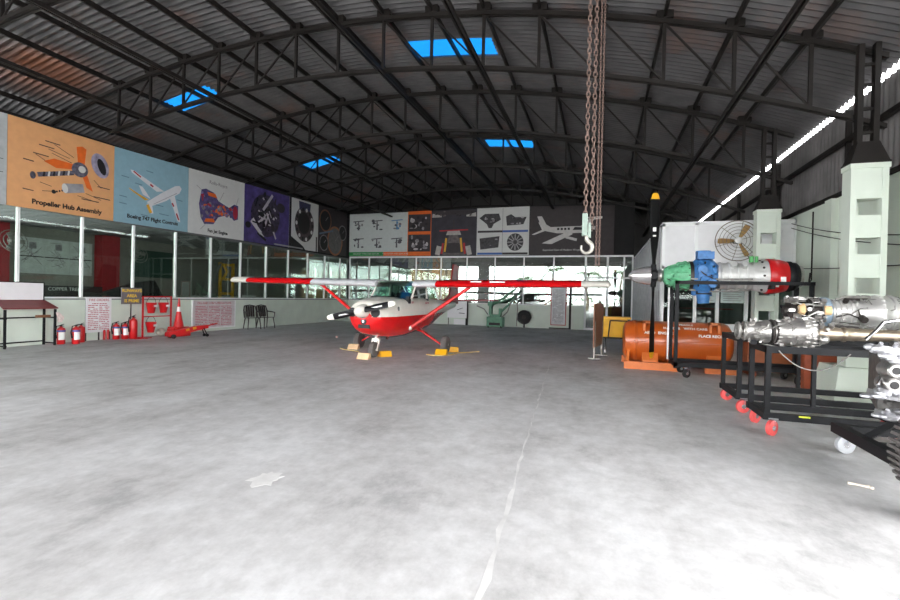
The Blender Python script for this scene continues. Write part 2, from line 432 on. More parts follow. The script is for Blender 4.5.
for s in SKY:
    b = MB(); n = 10; vs = []
    for j in range(n+1):
        y = s[2]-0.2+(s[3]-s[2]+0.4)*j/n
        for i in range(5):
            x = s[0]-0.1+(s[1]-s[0]+0.2)*i/4; vs.append((x,y,zr(x)+0.245+0.006*math.sin(j*2.0)))
    b.add(vs, [(j*5+i,j*5+i+1,(j+1)*5+i+1,(j+1)*5+i) for j in range(n) for i in range(4)])
    b.build('rooflight', blue_sheet, roof)
PX = [3.0-1.04*k for k in range(20)]
pm = None
for x in PX:
    o = MB().box(-0.022,0.022,FY,25.9,0.05,0.16).build('purlin', steel_dark, roof); o.location = (x,0,zr(x))
for x in (2.0,-2.2,-4.26,-8.42,-10.5):
    b = MB(); b.box(-0.045,-0.015,FY,BY+3,-0.035,0.035); b.box(0.015,0.045,FY,BY+3,-0.035,0.035)
    o = b.build('tie_beam', steel_dark, roof); o.location = (x,0,zr(x)-1.1)

# roof trusses
def make_truss(label):
    t = thing('roof_truss', label, 'roof truss', (0,0,0))
    xs = [-15.8+i*(19.75/40) for i in range(41)]
    for nm, dz, h in (('top_chord',0,0.075),('bottom_chord',-1.03,0.065)):
        b = MB()
        for sgn in (-1,1):
            rings = []
            for x in xs:
                if dz < 0 and x < -11.95: continue
                z = zr(x)+dz; y0 = sgn*0.03
                rings.append([(x,y0-0.02,z-h/2),(x,y0+0.02,z-h/2),(x,y0+0.02,z+h/2),(x,y0-0.02,z+h/2)])
            b.loft(rings)
        b.build(nm, steel_dark, t, smooth=False)
    post = None; gus = None
    for x in PX[:18]:
        if post is None:
            post = MB().box(-0.026,0.026,-0.025,0.025,-1.0,-0.03).build('post', steel_dark, t); post.location = (x,0,zr(x))
            gus = MB().box(-0.13,0.13,-0.06,0.06,0.03,0.17).build('gusset_block', steel_dark, t); gus.location = (x,0,zr(x))
        else:
            for src in ((post, gus) if x > -11.95 else (gus,)):
                o = src.copy(); C.objects.link(o); o.location = (x,0,zr(x)); o.parent = t
    for k in range(17):
        xr, xl = PX[k], PX[k+1]
        if xl < -11.95: continue
        if xl > -6.4: a, c = (xl,zr(xl)-0.03), (xr,zr(xr)-1.0)
        else: a, c = (xr,zr(xr)-0.03), (xl,zr(xl)-1.0)
        MB().beam((a[0],0,a[1]),(c[0],0,c[1]),0.025,0.03).build('diagonal_brace', steel_dark, t)
    return t
TR = ['dark arched lattice roof truss nearest the open front', 'dark arched lattice roof truss on the nearest pale column',
      'dark arched lattice roof truss above the column at the office front', 'dark arched lattice roof truss above the front part of the office',
      'dark arched lattice roof truss above the rear part of the office', 'dark arched lattice roof truss right over the rear banners']
TY = [5.0,8.5,12.0,15.5,19.0,22.75]
tr0 = make_truss(TR[0]); tr0.location = (0,TY[0],0)
for y, l in zip(TY[1:], TR[1:]): dup(tr0, (0,y,0), 0, l)

# columns
def make_column(label, x=3.67):
    t = thing('column', label, 'column', (x,0,0))
    b = MB(); w, d = 0.225, 0.13
    for sx in (-1,1): b.box(-w if sx<0 else w-0.075, -w+0.075 if sx<0 else w, -d, d, 0, 3.47)
    ops = [(1.0,1.24),(1.58,1.81),(2.15,2.39),(2.72,2.96)]
    z = 0
    for a, c in ops+[(3.47,3.47)]:
        b.box(-w+0.075,w-0.075,-d+0.012,d-0.012,z,a); z = c
    b.box(-w-0.015,w+0.015,-d-0.015,d+0.015,3.4,3.47)
    b.build('shaft', mint, t)
    s = MB()
    for sx in (-1,1):
        s.box(sx*0.1-0.035, sx*0.1+0.035, -0.05,0.05,3.5,zr(3.67)+0.05)
    for z in (3.95,4.3,4.65,4.95): s.box(-0.1,0.1,-0.02,0.02,z-0.02,z+0.02)
    s.build('steel_stub', steel_dark, t)
    g = MB()
    g.box(-0.24,0.24,-0.15,0.15,3.47,3.5)
    g.add([(-0.23,-0.14,3.5),(0.23,-0.14,3.5),(0.23,0.14,3.5),(-0.23,0.14,3.5),(-0.13,-0.08,3.8),(0.13,-0.08,3.8),(0.13,0.08,3.8),(-0.13,0.08,3.8)],
          [(0,1,5,4),(1,2,6,5),(2,3,7,6),(3,0,4,7),(4,5,6,7)])
    g.build('base_plate', steel_dark, t, smooth=False)
    return t
c0 = make_column('pale green ladder column behind the bare metal engines')
c0.location = (3.67,8.38,0)
c1 = dup(c0,(3.48,11.95,0),0,'pale green ladder column against the white office front')
b = MB(); b.loft([[(-0.42,-0.5,0),(0.3,-0.5,0),(0.3,0.3,0),(-0.42,0.3,0)],[(-0.3,-0.34,0.5),(0.25,-0.34,0.5),(0.25,0.3,0.5),(-0.3,0.3,0.5)]])
o = b.build('column_plinth', mint); o.location = (3.62,8.48,0); tag(o,'pale green sloping plinth around the foot of the nearest column','plinth')

# office box at the right rear
OX, OY = 1.42, 12.45
off = struct(bpy.data.objects.new('wall_office', None)); C.objects.link(off)
b = MB()
b.box(OX,4.19,OY,OY+0.06,0.03,0.86)
b.box(OX,4.19,OY,OY+0.06,2.26,3.26)
b.box(OX+0.0,4.19,OY,BY,3.3,3.34)
b.build('panel', office_grey, off)
b = MB()
n = 44
for i in range(n):
    y0 = OY+0.06+(BY-OY-0.06)*i/n; y1 = OY+0.06+(BY-OY-0.06)*(i+1)/n
    b.box(OX, OX+0.05, y0, y1-0.06, 0.05, 3.26); b.box(OX+0.035, OX+0.05, y1-0.06, y1, 0.05, 3.26)
b.build('side_panel', mat('grey_ribbed_panel',(222,223,223),0.45,var=0.05), off)
b = MB()
for i in range(26): y = OY+0.3+i*0.37; b.box(OX-0.03,OX+0.002,y,y+0.05,0.05,3.26)
b.build('panel_rib', mat('panel_rib_grey',(150,152,154),0.5), off)
b = MB()
for x in (OX+0.03,2.17,4.2): b.box(x-0.035,x+0.035,OY-0.03,OY+0.06,0,3.3)
for x in (2.65,3.25,3.75): b.box(x-0.035,x+0.035,OY-0.03,OY+0.06,0.86,2.24)
for z in (0.86,2.24,3.27): b.box(OX,4.25,OY-0.03,OY+0.06,z-0.03,z+0.04)
b.box(OX,4.25,OY-0.03,OY+0.03,0,0.06)
b.build('frame', white_al, off)
w4 = struct(bpy.data.objects.new('window_4', None)); C.objects.link(w4)
MB().box(OX+0.05,4.2,OY+0.02,OY+0.026,0.89,2.21).build('glass', g_dark, w4)
struct(MB().box(OX+0.1,4.2,15.8,15.9,0,3.3).build('wall_office_inner', mat('office_inner_wall',(90,92,92),0.7)))
for i, (x0,x1,z0,z1,l) in enumerate([(2.24,2.62,1.40,1.72,'white notice sheet taped in the office window, left of the other sheet'),(2.72,3.2,1.40,1.72,'white notice sheet taped in the office window beside the column')]):
    t = thing('notice_sheet', l, 'notice', (0,OY-0.012,0)); MB().box(x0,x1,0,0.006,z0,z1).build('sheet', mat('pale_notice_paper',(200,214,210),0.6), t)
    m = MB()
    for k in range(5): m.box(x0+0.05,x1-0.05-0.06*(k%2),-0.002,0,z1-0.07-k*0.05,z1-0.06-k*0.05)
    m.build('printed_lines', print_grey, t)
b = MB(); b.box(2.3,3.6,15.0,15.6,0,0.75); b.box(2.3,3.6,15.0,15.6,1.2,1.24)
tag(b.build('office_desk', darkred),'dark red desk inside the office behind the window','desk')
# ------------------------------------------------------------------ banners
def banner_panel(name, label, loc, rotz, w, zs, base_m):
    t = thing(name, label, 'banner', loc, rotz)
    z00, z10, z11, z01 = zs
    MB().poly([(0,z00),(w,z10),(w,z11),(0,z01)], 0, 0.02).build('sheet', base_m, t)
    return t
LW = PI/2
LE = [(4.6,5.28),(6.98,5.34),(9.43,5.37),(11.88,5.44),(14.40,5.53),(17.08,5.60),(19.27,5.66),(21.9,5.72)]
def lwb(i): return 3.27+(LE[i][0]-7)*0.011
def leftb(i, label, m):
    w = LE[i+1][0]-LE[i][0]-0.01
    return banner_panel('wall_banner', label, (-12.96,LE[i][0],0), LW, w, (lwb(i),lwb(i+1),LE[i+1][1],LE[i][1]), m), w
def lines(t, segs, y=-0.003, th=0.012, m=None):
    b = MB()
    for (x0,z0,x1,z1) in segs:
        d = Vector((x1-x0,0,z1-z0)); p = Vector((-d.z,0,d.x)).normalized()*th/2
        b.poly([(x0-p.x,z0-p.z),(x1-p.x,z1-p.z),(x1+p.x,z1+p.z),(x0+p.x,z0+p.z)], y, 0.002)
    return b.build('callout_lines', m or print_dark, t)
def ell(cx, cz, rx, rz, n=20, rot=0): 
    c, s = math.cos(rot), math.sin(rot)
    return [(cx+rx*math.cos(2*PI*i/n)*c-rz*math.sin(2*PI*i/n)*s, cz+rx*math.cos(2*PI*i/n)*s+rz*math.sin(2*PI*i/n)*c) for i in range(n)]
def bar(x0,z0,x1,z1,w0,w1=None):
    w1 = w0 if w1 is None else w1
    d = Vector((x1-x0,z1-z0)).normalized(); p = Vector((-d.y,d.x))
    return [(x0-p.x*w0/2,z0-p.y*w0/2),(x1-p.x*w1/2,z1-p.y*w1/2),(x1+p.x*w1/2,z1+p.y*w1/2),(x0+p.x*w0/2,z0+p.y*w0/2)]

t, w = leftb(0, 'grey left-end wall banner beside the orange banner', mat('banner_grey',(176,180,182),0.6))
lines(t, [(1.9,4.3,2.3,4.3),(1.9,4.0,2.3,4.0)])
# orange propeller hub banner
t, w = leftb(1, 'orange wall banner showing an exploded propeller hub', mat('banner_orange',(222,164,112),0.6,var=0.05))
b = MB()
b.poly([(1.50,4.62),(1.46,5.05),(1.60,5.10),(1.70,5.05),(1.66,4.62)], -0.004, 0.003, 0)
b.poly([(0.72,4.48),(0.95,4.60),(1.38,4.58),(1.40,4.45),(1.0,4.38)], -0.004, 0.003, 0)
b.poly([(1.58,4.42),(1.72,4.40),(1.88,3.98),(1.72,4.05)], -0.004, 0.003, 0)
b.poly(ell(2.06,4.72,0.22,0.33,24,0.35), -0.005, 0.003, 1); b.poly(ell(2.10,4.70,0.10,0.22,16,0.35), -0.007, 0.002, 2)
b.poly(bar(0.6,4.12,1.4,4.36,0.11), -0.005, 0.003, 3); b.poly(ell(1.55,4.48,0.2,0.19), -0.006, 0.003, 3); b.poly(ell(1.6,4.5,0.09,0.09), -0.008, 0.002, 4)
b.poly(bar(1.2,3.92,1.65,4.02,0.24,0.22), -0.006, 0.003, 5); b.poly(ell(1.2,3.92,0.07,0.12,14,0.2), -0.008, 0.002, 4)
for k in range(6): b.poly(bar(0.72+k*0.11,4.10+k*0.033,0.74+k*0.11,4.22+k*0.033,0.04), -0.008, 0.002, 4 if k%2 else 2)
b.poly(ell(0.5,4.08,0.06,0.09), -0.005, 0.002, 3); b.poly(ell(0.95,3.78,0.05,0.05), -0.005, 0.002, 2)
for k in range(3): b.poly(ell(1.02+k*0.06,3.80+k*0.025,0.02,0.025), -0.005, 0.002, 2)
b.build('illustration', [print_orange, mat('print_lilac',(150,144,166),0.5,var=0.5,scale=6), print_black, mat('print_slate',(88,86,100),0.5,var=0.6,scale=12), print_white, mat('print_silver',(150,150,156),0.5,var=0.3,scale=4)], t)
sg = [(0.9,4.72,1.35,4.60),(0.82,4.8,1.3,4.7),(0.95,4.95,1.4,4.75),(0.55,4.6,0.75,4.5),(1.9,4.30,2.1,4.12),(1.7,3.9,2.1,3.8),(0.65,3.95,0.9,3.9),(1.5,3.8,2.0,3.72),(0.7,3.75,0.9,3.78)]
lines(t, sg)
tb = MB()
for (x,z,n) in [(0.5,4.62,3),(0.62,4.85,3),(0.75,4.98,3),(0.3,4.42,2),(0.3,3.72,2),(2.0,4.15,3),(1.9,3.86,4),(1.6,3.74,4)]:
    tb.poly(bar(x,z,x+0.11*n,z-0.01,0.022), -0.003, 0.002)
tb.build('callout_text', print_dark, t)
text('caption','Propeller Hub Assembly',0.165,(1.3,-0.004,3.46),(PI/2,-0.012,0),print_black,t,bold=0.035)
# blue airliner banner
t, w = leftb(2, 'pale blue wall banner with a white airliner diagram', mat('banner_blue',(140,176,190),0.6,var=0.05))
b = MB()
b.poly([(0.98,4.02),(1.12,3.92),(1.62,4.18),(2.1,4.52),(2.18,4.68),(2.1,4.76),(1.95,4.72),(1.5,4.42)], -0.005, 0.003, 0)
b.poly([(1.3,4.40),(0.5,4.78),(0.46,4.86),(0.6,4.84),(1.55,4.46)], -0.004, 0.003, 0); b.poly([(1.75,4.32),(2.05,3.62),(2.15,3.60),(2.12,3.75),(1.92,4.42)], -0.004, 0.003, 0)
b.poly([(0.85,4.22),(0.72,4.46),(0.84,4.44),(1.1,4.14)], -0.006, 0.002, 0); b.poly([(0.92,4.06),(0.45,4.28),(0.42,4.33),(0.75,4.2),(1.05,4.1)], -0.004, 0.003, 2); b.poly([(0.98,3.98),(1.12,3.70),(1.2,3.72),(1.15,3.96)], -0.004, 0.003, 0)
b.poly(bar(1.0,3.95,1.12,3.72,0.09), -0.006, 0.002, 2)
b.poly(bar(0.55,4.83,0.78,4.71,0.04), -0.007, 0.002, 1); b.poly(bar(1.08,4.57,1.18,4.52,0.05), -0.007, 0.002, 1)
b.poly(bar(2.0,3.86,2.09,3.66,0.05), -0.007, 0.002, 1); b.poly(bar(1.84,4.16,1.9,4.06,0.05), -0.007, 0.002, 1)
b.poly(bar(1.2,4.0,2.0,4.5,0.012), -0.007, 0.002, 3)
b.build('illustration', [mat('print_paper_white',(214,212,214),0.5,var=0.04), print_red, print_yellow, print_grey], t)
tb = MB()
for (x,z,n) in [(0.2,4.62,2),(0.95,4.95,2),(2.0,4.3,2),(0.15,4.05,2),(0.15,3.85,2),(0.8,3.62,2),(1.4,3.75,3),(1.2,4.0,3),(0.6,4.5,2)]:
    tb.poly(bar(x,z,x+0.11*n,z-0.01,0.022), -0.003, 0.002)
tb.build('callout_text', mat('print_blue_grey',(92,122,138),0.6), t)
text('caption','Boeing 747 Flight Controls',0.155,(1.22,-0.004,3.52),(PI/2,-0.012,0),print_black,t,bold=0.035)
# white fan jet banner
t, w = leftb(3, 'white wall banner with a coloured fan jet engine cutaway', print_white)
b = MB(); rr = random.Random(3)
b.poly([(0.42,4.35),(0.52,4.85),(0.7,4.92),(1.05,4.85),(1.25,4.6),(1.75,4.45),(2.0,4.62),(2.2,4.6),(2.2,4.1),(2.0,4.02),(1.75,4.2),(1.25,4.02),(1.05,3.75),(0.65,3.7),(0.5,3.9)], -0.004, 0.003, 0)
for k in range(70):
    x = rr.uniform(0.5,1.9); h = 0.45 if x < 1.15 else 0.16; z = 4.3+rr.uniform(-h,h)
    b.poly(ell(x,z,rr.uniform(0.03,0.1),rr.uniform(0.02,0.07),8,rr.uniform(0,3)), -0.005-0.0003*k/4, 0.002, rr.choice([1,2,3,4,0]))
b.poly(ell(2.05,4.32,0.12,0.24), -0.012, 0.002, 4); b.poly([(0.75,4.82),(1.1,4.82),(1.2,4.68),(0.8,4.7)], -0.012, 0.002, 2); b.poly([(0.65,3.78),(1.1,3.82),(1.05,3.94),(0.7,3.9)], -0.012, 0.002, 2)
b.build('illustration', [mat('print_violet',(84,74,120),0.5,var=0.5,scale=8), mat('print_mauve',(120,112,150),0.5,var=0.4), print_orange, print_grey, mat('print_crimson',(170,40,62),0.5)], t)
lines(t, [(0.3,4.95,0.6,4.8),(1.5,4.95,1.3,4.6),(2.2,4.9,2.1,4.6),(0.5,3.5,0.7,3.7)], m=print_grey)
text('heading','Rolls-Royce',0.17,(1.25,-0.004,5.18),FR,print_grey,t); text('caption','Fan Jet Engine',0.16,(1.25,-0.004,3.5),FR,print_black,t,bold=0.03)
# purple engine banner
t, w = leftb(4, 'purple wall banner with a large photo of a radial engine', print_purple)
b = MB(); rr = random.Random(5)
b.poly(ell(1.2,4.5,0.85,0.85,30), -0.004, 0.003, 1)
for k in range(64):
    a = rr.uniform(0,2*PI); q = rr.uniform(0.05,0.85); x, z = 1.2+q*math.cos(a), 4.5+q*math.sin(a); an = rr.choice([0.8,-0.75])+rr.gauss(0,0.45)
    l = rr.uniform(0.05,0.24)
    if k%3 == 0: b.poly(ell(x,z,l*0.7,l*0.45,10,an), -0.005-0.0004*k, 0.002, rr.choice([0,0,3])); continue
    b.poly(bar(x-l*math.cos(an),z-l*math.sin(an),x+l*math.cos(an),z+l*math.sin(an),rr.uniform(0.04,0.1)), -0.005-0.0004*k, 0.002, rr.choice([0,2,2,2,2,3]))
b.poly(bar(1.0,4.7,1.55,5.4,0.12), -0.026, 0.002, 2); b.poly(bar(0.35,4.2,0.9,3.75,0.16), -0.026, 0.002, 2); b.poly(bar(0.7,3.75,1.2,3.5,0.1), -0.026, 0.002, 0); b.poly(ell(0.2,4.0,0.15,0.12), -0.01, 0.002, 0)
b.poly(ell(2.1,4.98,0.26,0.2,14), -0.012, 0.002, 3)
b.build('illustration', [print_black, mat('print_engine_dark',(56,48,66),0.5,var=0.7,scale=8), mat('print_pale_metal',(186,180,186),0.5,var=0.2), print_dark], t)
MB().box(1.7,3.6,-0.06,-0.01,3.4,3.45).build('conduit', mat('grey_conduit',(150,150,152),0.5), t)
# white radial engine banner
t, w = leftb(5, 'white wall banner with a dark round engine, black edge on its left', print_white)
b = MB(); rr = random.Random(6)
b.poly([(0,lwb(5)),(0.14,lwb(5)),(0.14,5.6),(0,5.6)], -0.003, 0.002, 0)
b.poly(ell(1.1,4.55,0.72,0.8,28), -0.004, 0.003, 1); b.poly(ell(1.05,4.6,0.45,0.5,24), -0.006, 0.002, 0)
b.poly([(0.65,5.55),(1.55,5.55),(1.5,5.2),(0.7,5.2)], -0.006, 0.002, 3)
for k in range(14):
    a = 2*PI*k/14; b.poly(ell(1.1+0.6*math.cos(a),4.55+0.68*math.sin(a),0.08,0.09,10), -0.007, 0.002, 2 if k%2 else 0)
b.poly([(0.14,lwb(5)),(1.2,lwb(5)),(1.0,3.55),(0.14,3.9)], -0.006, 0.002, 0); b.poly(bar(2.05,3.4,2.05,4.1,0.1), -0.006, 0.002, 1)
b.build('illustration', [print_black, mat('print_engine_brown',(64,52,56),0.5,var=0.7,scale=9), print_white, mat('print_navy',(48,52,84),0.5,var=0.5,scale=12)], t)
# dials banner
t, w = leftb(6, 'dark wall banner of cockpit dials at the rear corner', print_dark)
b = MB()
for (cx,cz,r_,c) in [(0.6,5.0,0.55,0),(1.5,4.1,0.75,2),(2.2,4.6,0.4,1),(0.5,3.9,0.4,1)]:
    b.poly(ell(cx,cz,r_*0.95,r_,26), -0.004, 0.003, c); b.poly(ell(cx,cz,r_*0.82,r_*0.87,26), -0.006, 0.002, 3 if c!=2 else 4); b.poly(bar(cx,cz,cx+r_*0.4,cz+r_*0.4,0.04), -0.008, 0.002, 1)
b.poly(bar(0.1,4.3,1.3,4.6,0.09), -0.007, 0.002, 5)
b.build('illustration', [mat('print_copper',(130,84,60),0.5), print_grey, mat('print_rust',(150,92,60),0.5), print_black, mat('print_dial',(96,94,94),0.5,var=0.3), mat('print_steel_blue',(90,110,130),0.5)], t)

# back banners
def backb(x0, x1, label, m, zt0=5.72, zt1=5.74, zb=3.47):
    return banner_panel('wall_banner', label, (x0,BY-0.05,0), 0, x1-x0-0.01, (zb,zb,zt1,zt0), m), x1-x0
t, w = backb(-13.0,-9.58,'pale rear banner of helicopter and aircraft part drawings, green and orange foot strip',mat('banner_pale_grey',(196,202,200),0.6,var=0.05))
b = MB(); rr = random.Random(8)
b.poly([(0,3.48),(2.05,3.48),(2.05,3.68),(0,3.68)], -0.003, 0.002, 1); b.poly([(2.05,3.48),(w-0.01,3.48),(w-0.01,3.68),(2.05,3.68)], -0.003, 0.002, 2)
for i, cx in enumerate((0.55,1.65,2.8)):
    for j, cz in enumerate((4.2,5.15)):
        cm_ = 3 if (i,j) == (2,1) else 0
        b.poly(bar(cx-0.32,cz+0.16,cx+0.32,cz+0.2,0.05), -0.004, 0.002, cm_); b.poly(bar(cx,cz-0.3,cx,cz+0.2,0.1,0.05), -0.005, 0.002, cm_)
        for k in range(7): b.poly(ell(cx+rr.uniform(-0.25,0.25),cz+rr.uniform(-0.28,0.2),rr.uniform(0.03,0.12),rr.uniform(0.03,0.08),8), -0.006-0.0004*k, 0.002, rr.choice([0,4,cm_]))
b.build('illustration', [mat('print_charcoal',(84,84,90),0.6,var=0.4), print_green, print_orange, mat('print_sky',(84,130,170),0.6), print_grey], t)
text('strip_text','AIRCRAFT TYPES AND ROTORS',0.11,(1.02,-0.005,3.58),FR,print_white,t); text('strip_text','TAIL ROTOR AND GEAR BOX',0.11,(2.72,-0.005,3.58),FR,print_white,t)
t, w = backb(-9.58,-8.28,'narrow rear banner of two engine photos with orange bands',print_orange,5.76,5.77)
b = MB(); rr = random.Random(9)
for z0,z1 in ((4.72,5.6),(3.68,4.56)):
    b.poly([(0.03,z0),(w-0.04,z0),(w-0.04,z1),(0.03,z1)], -0.003, 0.002, 0)
    for k in range(16): b.poly(ell(rr.uniform(0.2,w-0.2),rr.uniform(z0+0.12,z1-0.12),rr.uniform(0.04,0.16),rr.uniform(0.03,0.12),9), -0.004-0.0004*k, 0.002, rr.choice([1,2,3]))
b.build('photo_print', [print_dark, print_grey, mat('print_pale_metal2',(176,170,172),0.5,var=0.3), print_black], t)
t, w = backb(-8.28,-5.88,'wide dark rear banner of an aircraft nose on seats of yellow and red',mat('banner_dusk',(46,42,52),0.6,var=0.3,scale=3),5.77,5.77)
b = MB(); rr = random.Random(10)
b.poly([(0.6,3.5),(0.95,4.4),(1.0,4.75),(1.4,4.75),(1.45,4.4),(1.85,3.5)], -0.004, 0.002, 1); b.poly([(0.8,4.5),(0.9,4.75),(1.5,4.75),(1.6,4.5)], -0.006, 0.002, 2); b.poly(bar(0.45,4.72,1.95,4.75,0.06), -0.007, 0.002, 4)
b.poly([(0.7,3.6),(0.9,4.1),(1.5,4.1),(1.75,3.6)], -0.006, 0.002, 5)
for sx in (-1,1):
    b.poly(bar(1.2+sx*0.45,3.65,1.2+sx*0.38,4.35,0.1), -0.008, 0.002, 3); b.poly(bar(1.2+sx*0.62,3.55,1.2+sx*0.55,4.1,0.1), -0.008, 0.002, 4); b.poly(bar(1.2+sx*0.85,3.5,1.2+sx*0.75,3.95,0.26), -0.007, 0.002, 2)
    b.poly(bar(1.2+sx*1.15,5.5,1.2+sx*0.65,5.45,0.2,0.08), -0.005, 0.002, 2)
b.poly(bar(0.1,5.62,2.3,5.62,0.2), -0.003, 0.002, 5); b.poly(bar(1.2,4.75,1.2,5.25,0.08), -0.005, 0.002, 5)
for k in range(20): b.poly(ell(rr.uniform(0.2,2.2),rr.uniform(5.45,5.7),0.06,0.04,8), -0.006-0.0002*k, 0.002, rr.choice([0,1,5]))
b.build('photo_print', [print_black, mat('print_nose',(92,84,84),0.5,var=0.5), mat('print_light',(170,164,160),0.5,var=0.2), print_yellow, print_red, print_dark], t)
t, w = backb(-5.88,-3.29,'white rear banner of four engine photos with blue strips',print_white,5.79,5.8)
b = MB(); rr = random.Random(11); h = w/2
for z in (4.58,3.5):
    b.poly([(0.05,z),(h,z),(h,z+0.1),(0.05,z+0.1)], -0.003, 0.002, 1 if z > 4 else 2); b.poly([(h,z),(w-0.06,z),(w-0.06,z+0.1),(h,z+0.1)], -0.003, 0.002, 2 if z > 4 else 1)
b.poly(bar(h,3.5,h,5.75,0.02), -0.003, 0.002, 3)
b.poly([(0.12,5.3),(0.4,5.5),(1.1,5.5),(1.2,5.2),(0.85,5.0),(0.75,4.8),(0.6,4.8),(0.5,5.0)], -0.004, 0.002, 0)
b.poly([(1.45,5.35),(1.7,5.45),(1.9,5.3),(2.45,5.3),(2.3,4.95),(1.5,4.9)], -0.004, 0.002, 0)
b.poly([(0.15,4.3),(1.15,4.4),(1.1,3.85),(0.2,3.75)], -0.004, 0.002, 0)
b.poly(ell(1.92,4.1,0.4,0.42,24), -0.004, 0.002, 0)
for k in range(12):
    a = 2*PI*k/12; b.poly(bar(1.92+0.1*math.cos(a),4.1+0.1*math.sin(a),1.92+0.38*math.cos(a),4.1+0.38*math.sin(a),0.04), -0.006, 0.002, 4)
for k in range(24):
    x, z = rr.choice([(0.7,5.25),(1.9,5.12),(0.65,4.1)]); b.poly(ell(x+rr.uniform(-0.35,0.35),z+rr.uniform(-0.16,0.16),rr.uniform(0.03,0.1),rr.uniform(0.02,0.05),8), -0.006-0.0003*k, 0.002, rr.choice([3,4,5]))
b.build('photo_print', [mat('print_engine_black',(50,46,50),0.5,var=0.6,scale=9), print_dark, print_blue, print_grey, mat('print_pale',(160,156,158),0.5), print_black], t)
t, w = backb(-3.29,0.55,'black rear banner of a white twin propeller aircraft',mat('banner_black_brown',(52,44,46),0.6,var=0.15),5.8,5.7)
b = MB()
b.poly([(0.42,5.02),(0.68,4.98),(1.0,4.78),(2.3,4.8),(2.75,4.7),(2.9,4.55),(2.6,4.48),(1.3,4.48),(0.85,4.58),(0.62,4.62)], -0.004, 0.002, 0)
b.poly([(0.36,5.3),(0.58,5.3),(0.82,4.86),(0.62,4.66)], -0.006, 0.002, 0); b.poly([(0.12,4.45),(0.22,4.42),(0.85,4.64),(0.75,4.72)], -0.005, 0.002, 0)
b.poly([(0.6,4.02),(1.05,3.98),(2.0,4.42),(2.0,4.52),(1.7,4.52)], -0.005, 0.002, 0); b.poly(bar(1.7,4.3,2.2,4.16,0.12), -0.006, 0.002, 0)
b.poly([(2.25,4.7),(2.75,5.12),(2.6,5.2),(3.3,5.22),(3.3,5.12),(2.95,5.08),(2.6,4.7)], -0.005, 0.002, 0); b.poly(bar(2.5,4.75,3.0,4.7,0.15), -0.006, 0.002, 0)
for k in range(4): b.poly(bar(1.3+k*0.16,4.68,1.4+k*0.16,4.68,0.1), -0.008, 0.002, 1)
b.poly([(2.0,4.62),(2.1,4.76),(2.4,4.74),(2.45,4.62)], -0.008, 0.002, 1)
b.build('photo_print', [mat('print_plane_white',(198,194,192),0.5,var=0.12), print_black], t)
text('caption','Exploded View of Modern Wings',0.125,(1.5,-0.005,3.7),FR,print_white,t)
# ------------------------------------------------------------------ light aircraft
AC = thing('light_aircraft','red and white high-wing propeller aircraft parked on the concrete floor','aircraft',(-4.79,10.85,0))
def sring(y, cx, hw, zb, zt, e=2.6, n=28):
    out = []; zm = (zb+zt)/2; hh = (zt-zb)/2
    for i in range(n):
        a = 2*PI*i/n; c, s = math.cos(a), math.sin(a)
        out.append((cx+hw*math.copysign(abs(c)**(2/e),c), y, zm+hh*math.copysign(abs(s)**(2/e),s)))
    return out
secs = [(-1.98,0.26,0.76,1.19,2.3),(-1.93,0.37,0.67,1.25,2.4),(-1.75,0.46,0.56,1.30,2.6),(-1.4,0.53,0.45,1.35,2.8),(-1.0,0.56,0.41,1.36,3.0),(-0.6,0.56,0.41,1.37,3.2),
        (0.0,0.55,0.46,1.38,3.4),(0.7,0.54,0.50,1.37,3.4),(1.2,0.48,0.56,1.36,3.2),(1.7,0.40,0.65,1.34,2.8),(2.4,0.29,0.76,1.30,2.5),(3.3,0.17,0.90,1.26,2.3),(4.2,0.09,1.0,1.22,2.1),(4.6,0.03,1.05,1.2,2)]
b = MB(); b.loft([sring(y,0,hw,zb,zt,e) for y,hw,zb,zt,e in secs])
fus = b.build('fuselage', [red_gloss, white_gloss], AC, cut=(0.93,0,1))
# cowl openings and details
b = MB()
for sx in (-1,1): b.lathe([(0,0.1),(0.06,0.09)], (sx*0.27,-2.0,1.02), (0,1,0), 16, 0); 
b.lathe([(0,0.07),(0.05,0.06)], (0.0,-2.0,0.83), (0,1,0), 16, 0)
b.box(-0.13,0.13,-1.99,-1.85,0.68,0.76,0)
b.build('air_intake', print_black, AC)
MB().lathe([(-0.01,0.028),(0.0,0.028)], (0.0,-2.004,0.83), (0,1,0), 16).build('landing_light', chrome, AC)
b = MB(); b.poly([(-0.12,1.02),(0.12,1.02),(0.2,0.94),(0.0,0.86),(-0.2,0.94)], -2.01, 0.03); b.build('nose_flash', red_gloss, AC)
b = MB()
for sx in (-1,1): b.cyl((sx*0.515,-1.35,1.1),(sx*0.53,-1.35,1.1),0.05,None,12)
b.build('cowl_fastener', chrome, AC)
# spinner hub and propeller
pr = MB(); pr.lathe([(0,0.001),(0.02,0.05),(0.08,0.1),(0.16,0.135),(0.26,0.15),(0.3,0.15)], (0,-2.32,1.05), (0,1,0), 24)
pr.build('spinner', white_gloss, AC)
tilt = R_(13)
def blade(sign):
    rings = []; st = [(0.06,0.06,0.055,0.9),(0.2,0.075,0.04,0.7),(0.35,0.078,0.018,0.5),(0.6,0.07,0.012,0.33),(0.66,0.068,0.011,0.3),(0.78,0.052,0.008,0.25),(0.82,0.03,0.005,0.24)]
    for r, hw, th, tw in st:
        ring = []
        for i in range(12):
            a = 2*PI*i/12; u, v = hw*math.cos(a), th*math.sin(a)
            y = u*math.sin(tw)+v*math.cos(tw); q = u*math.cos(tw)-v*math.sin(tw)
            x = sign*r
            ring.append((x*math.cos(tilt)-q*math.sin(tilt)*sign*sign, -2.14+y*sign, 1.06+x*math.sin(tilt)+q*math.cos(tilt)))
        rings.append(ring)
    return MB().loft(rings, [0,0,0,0,1,1])
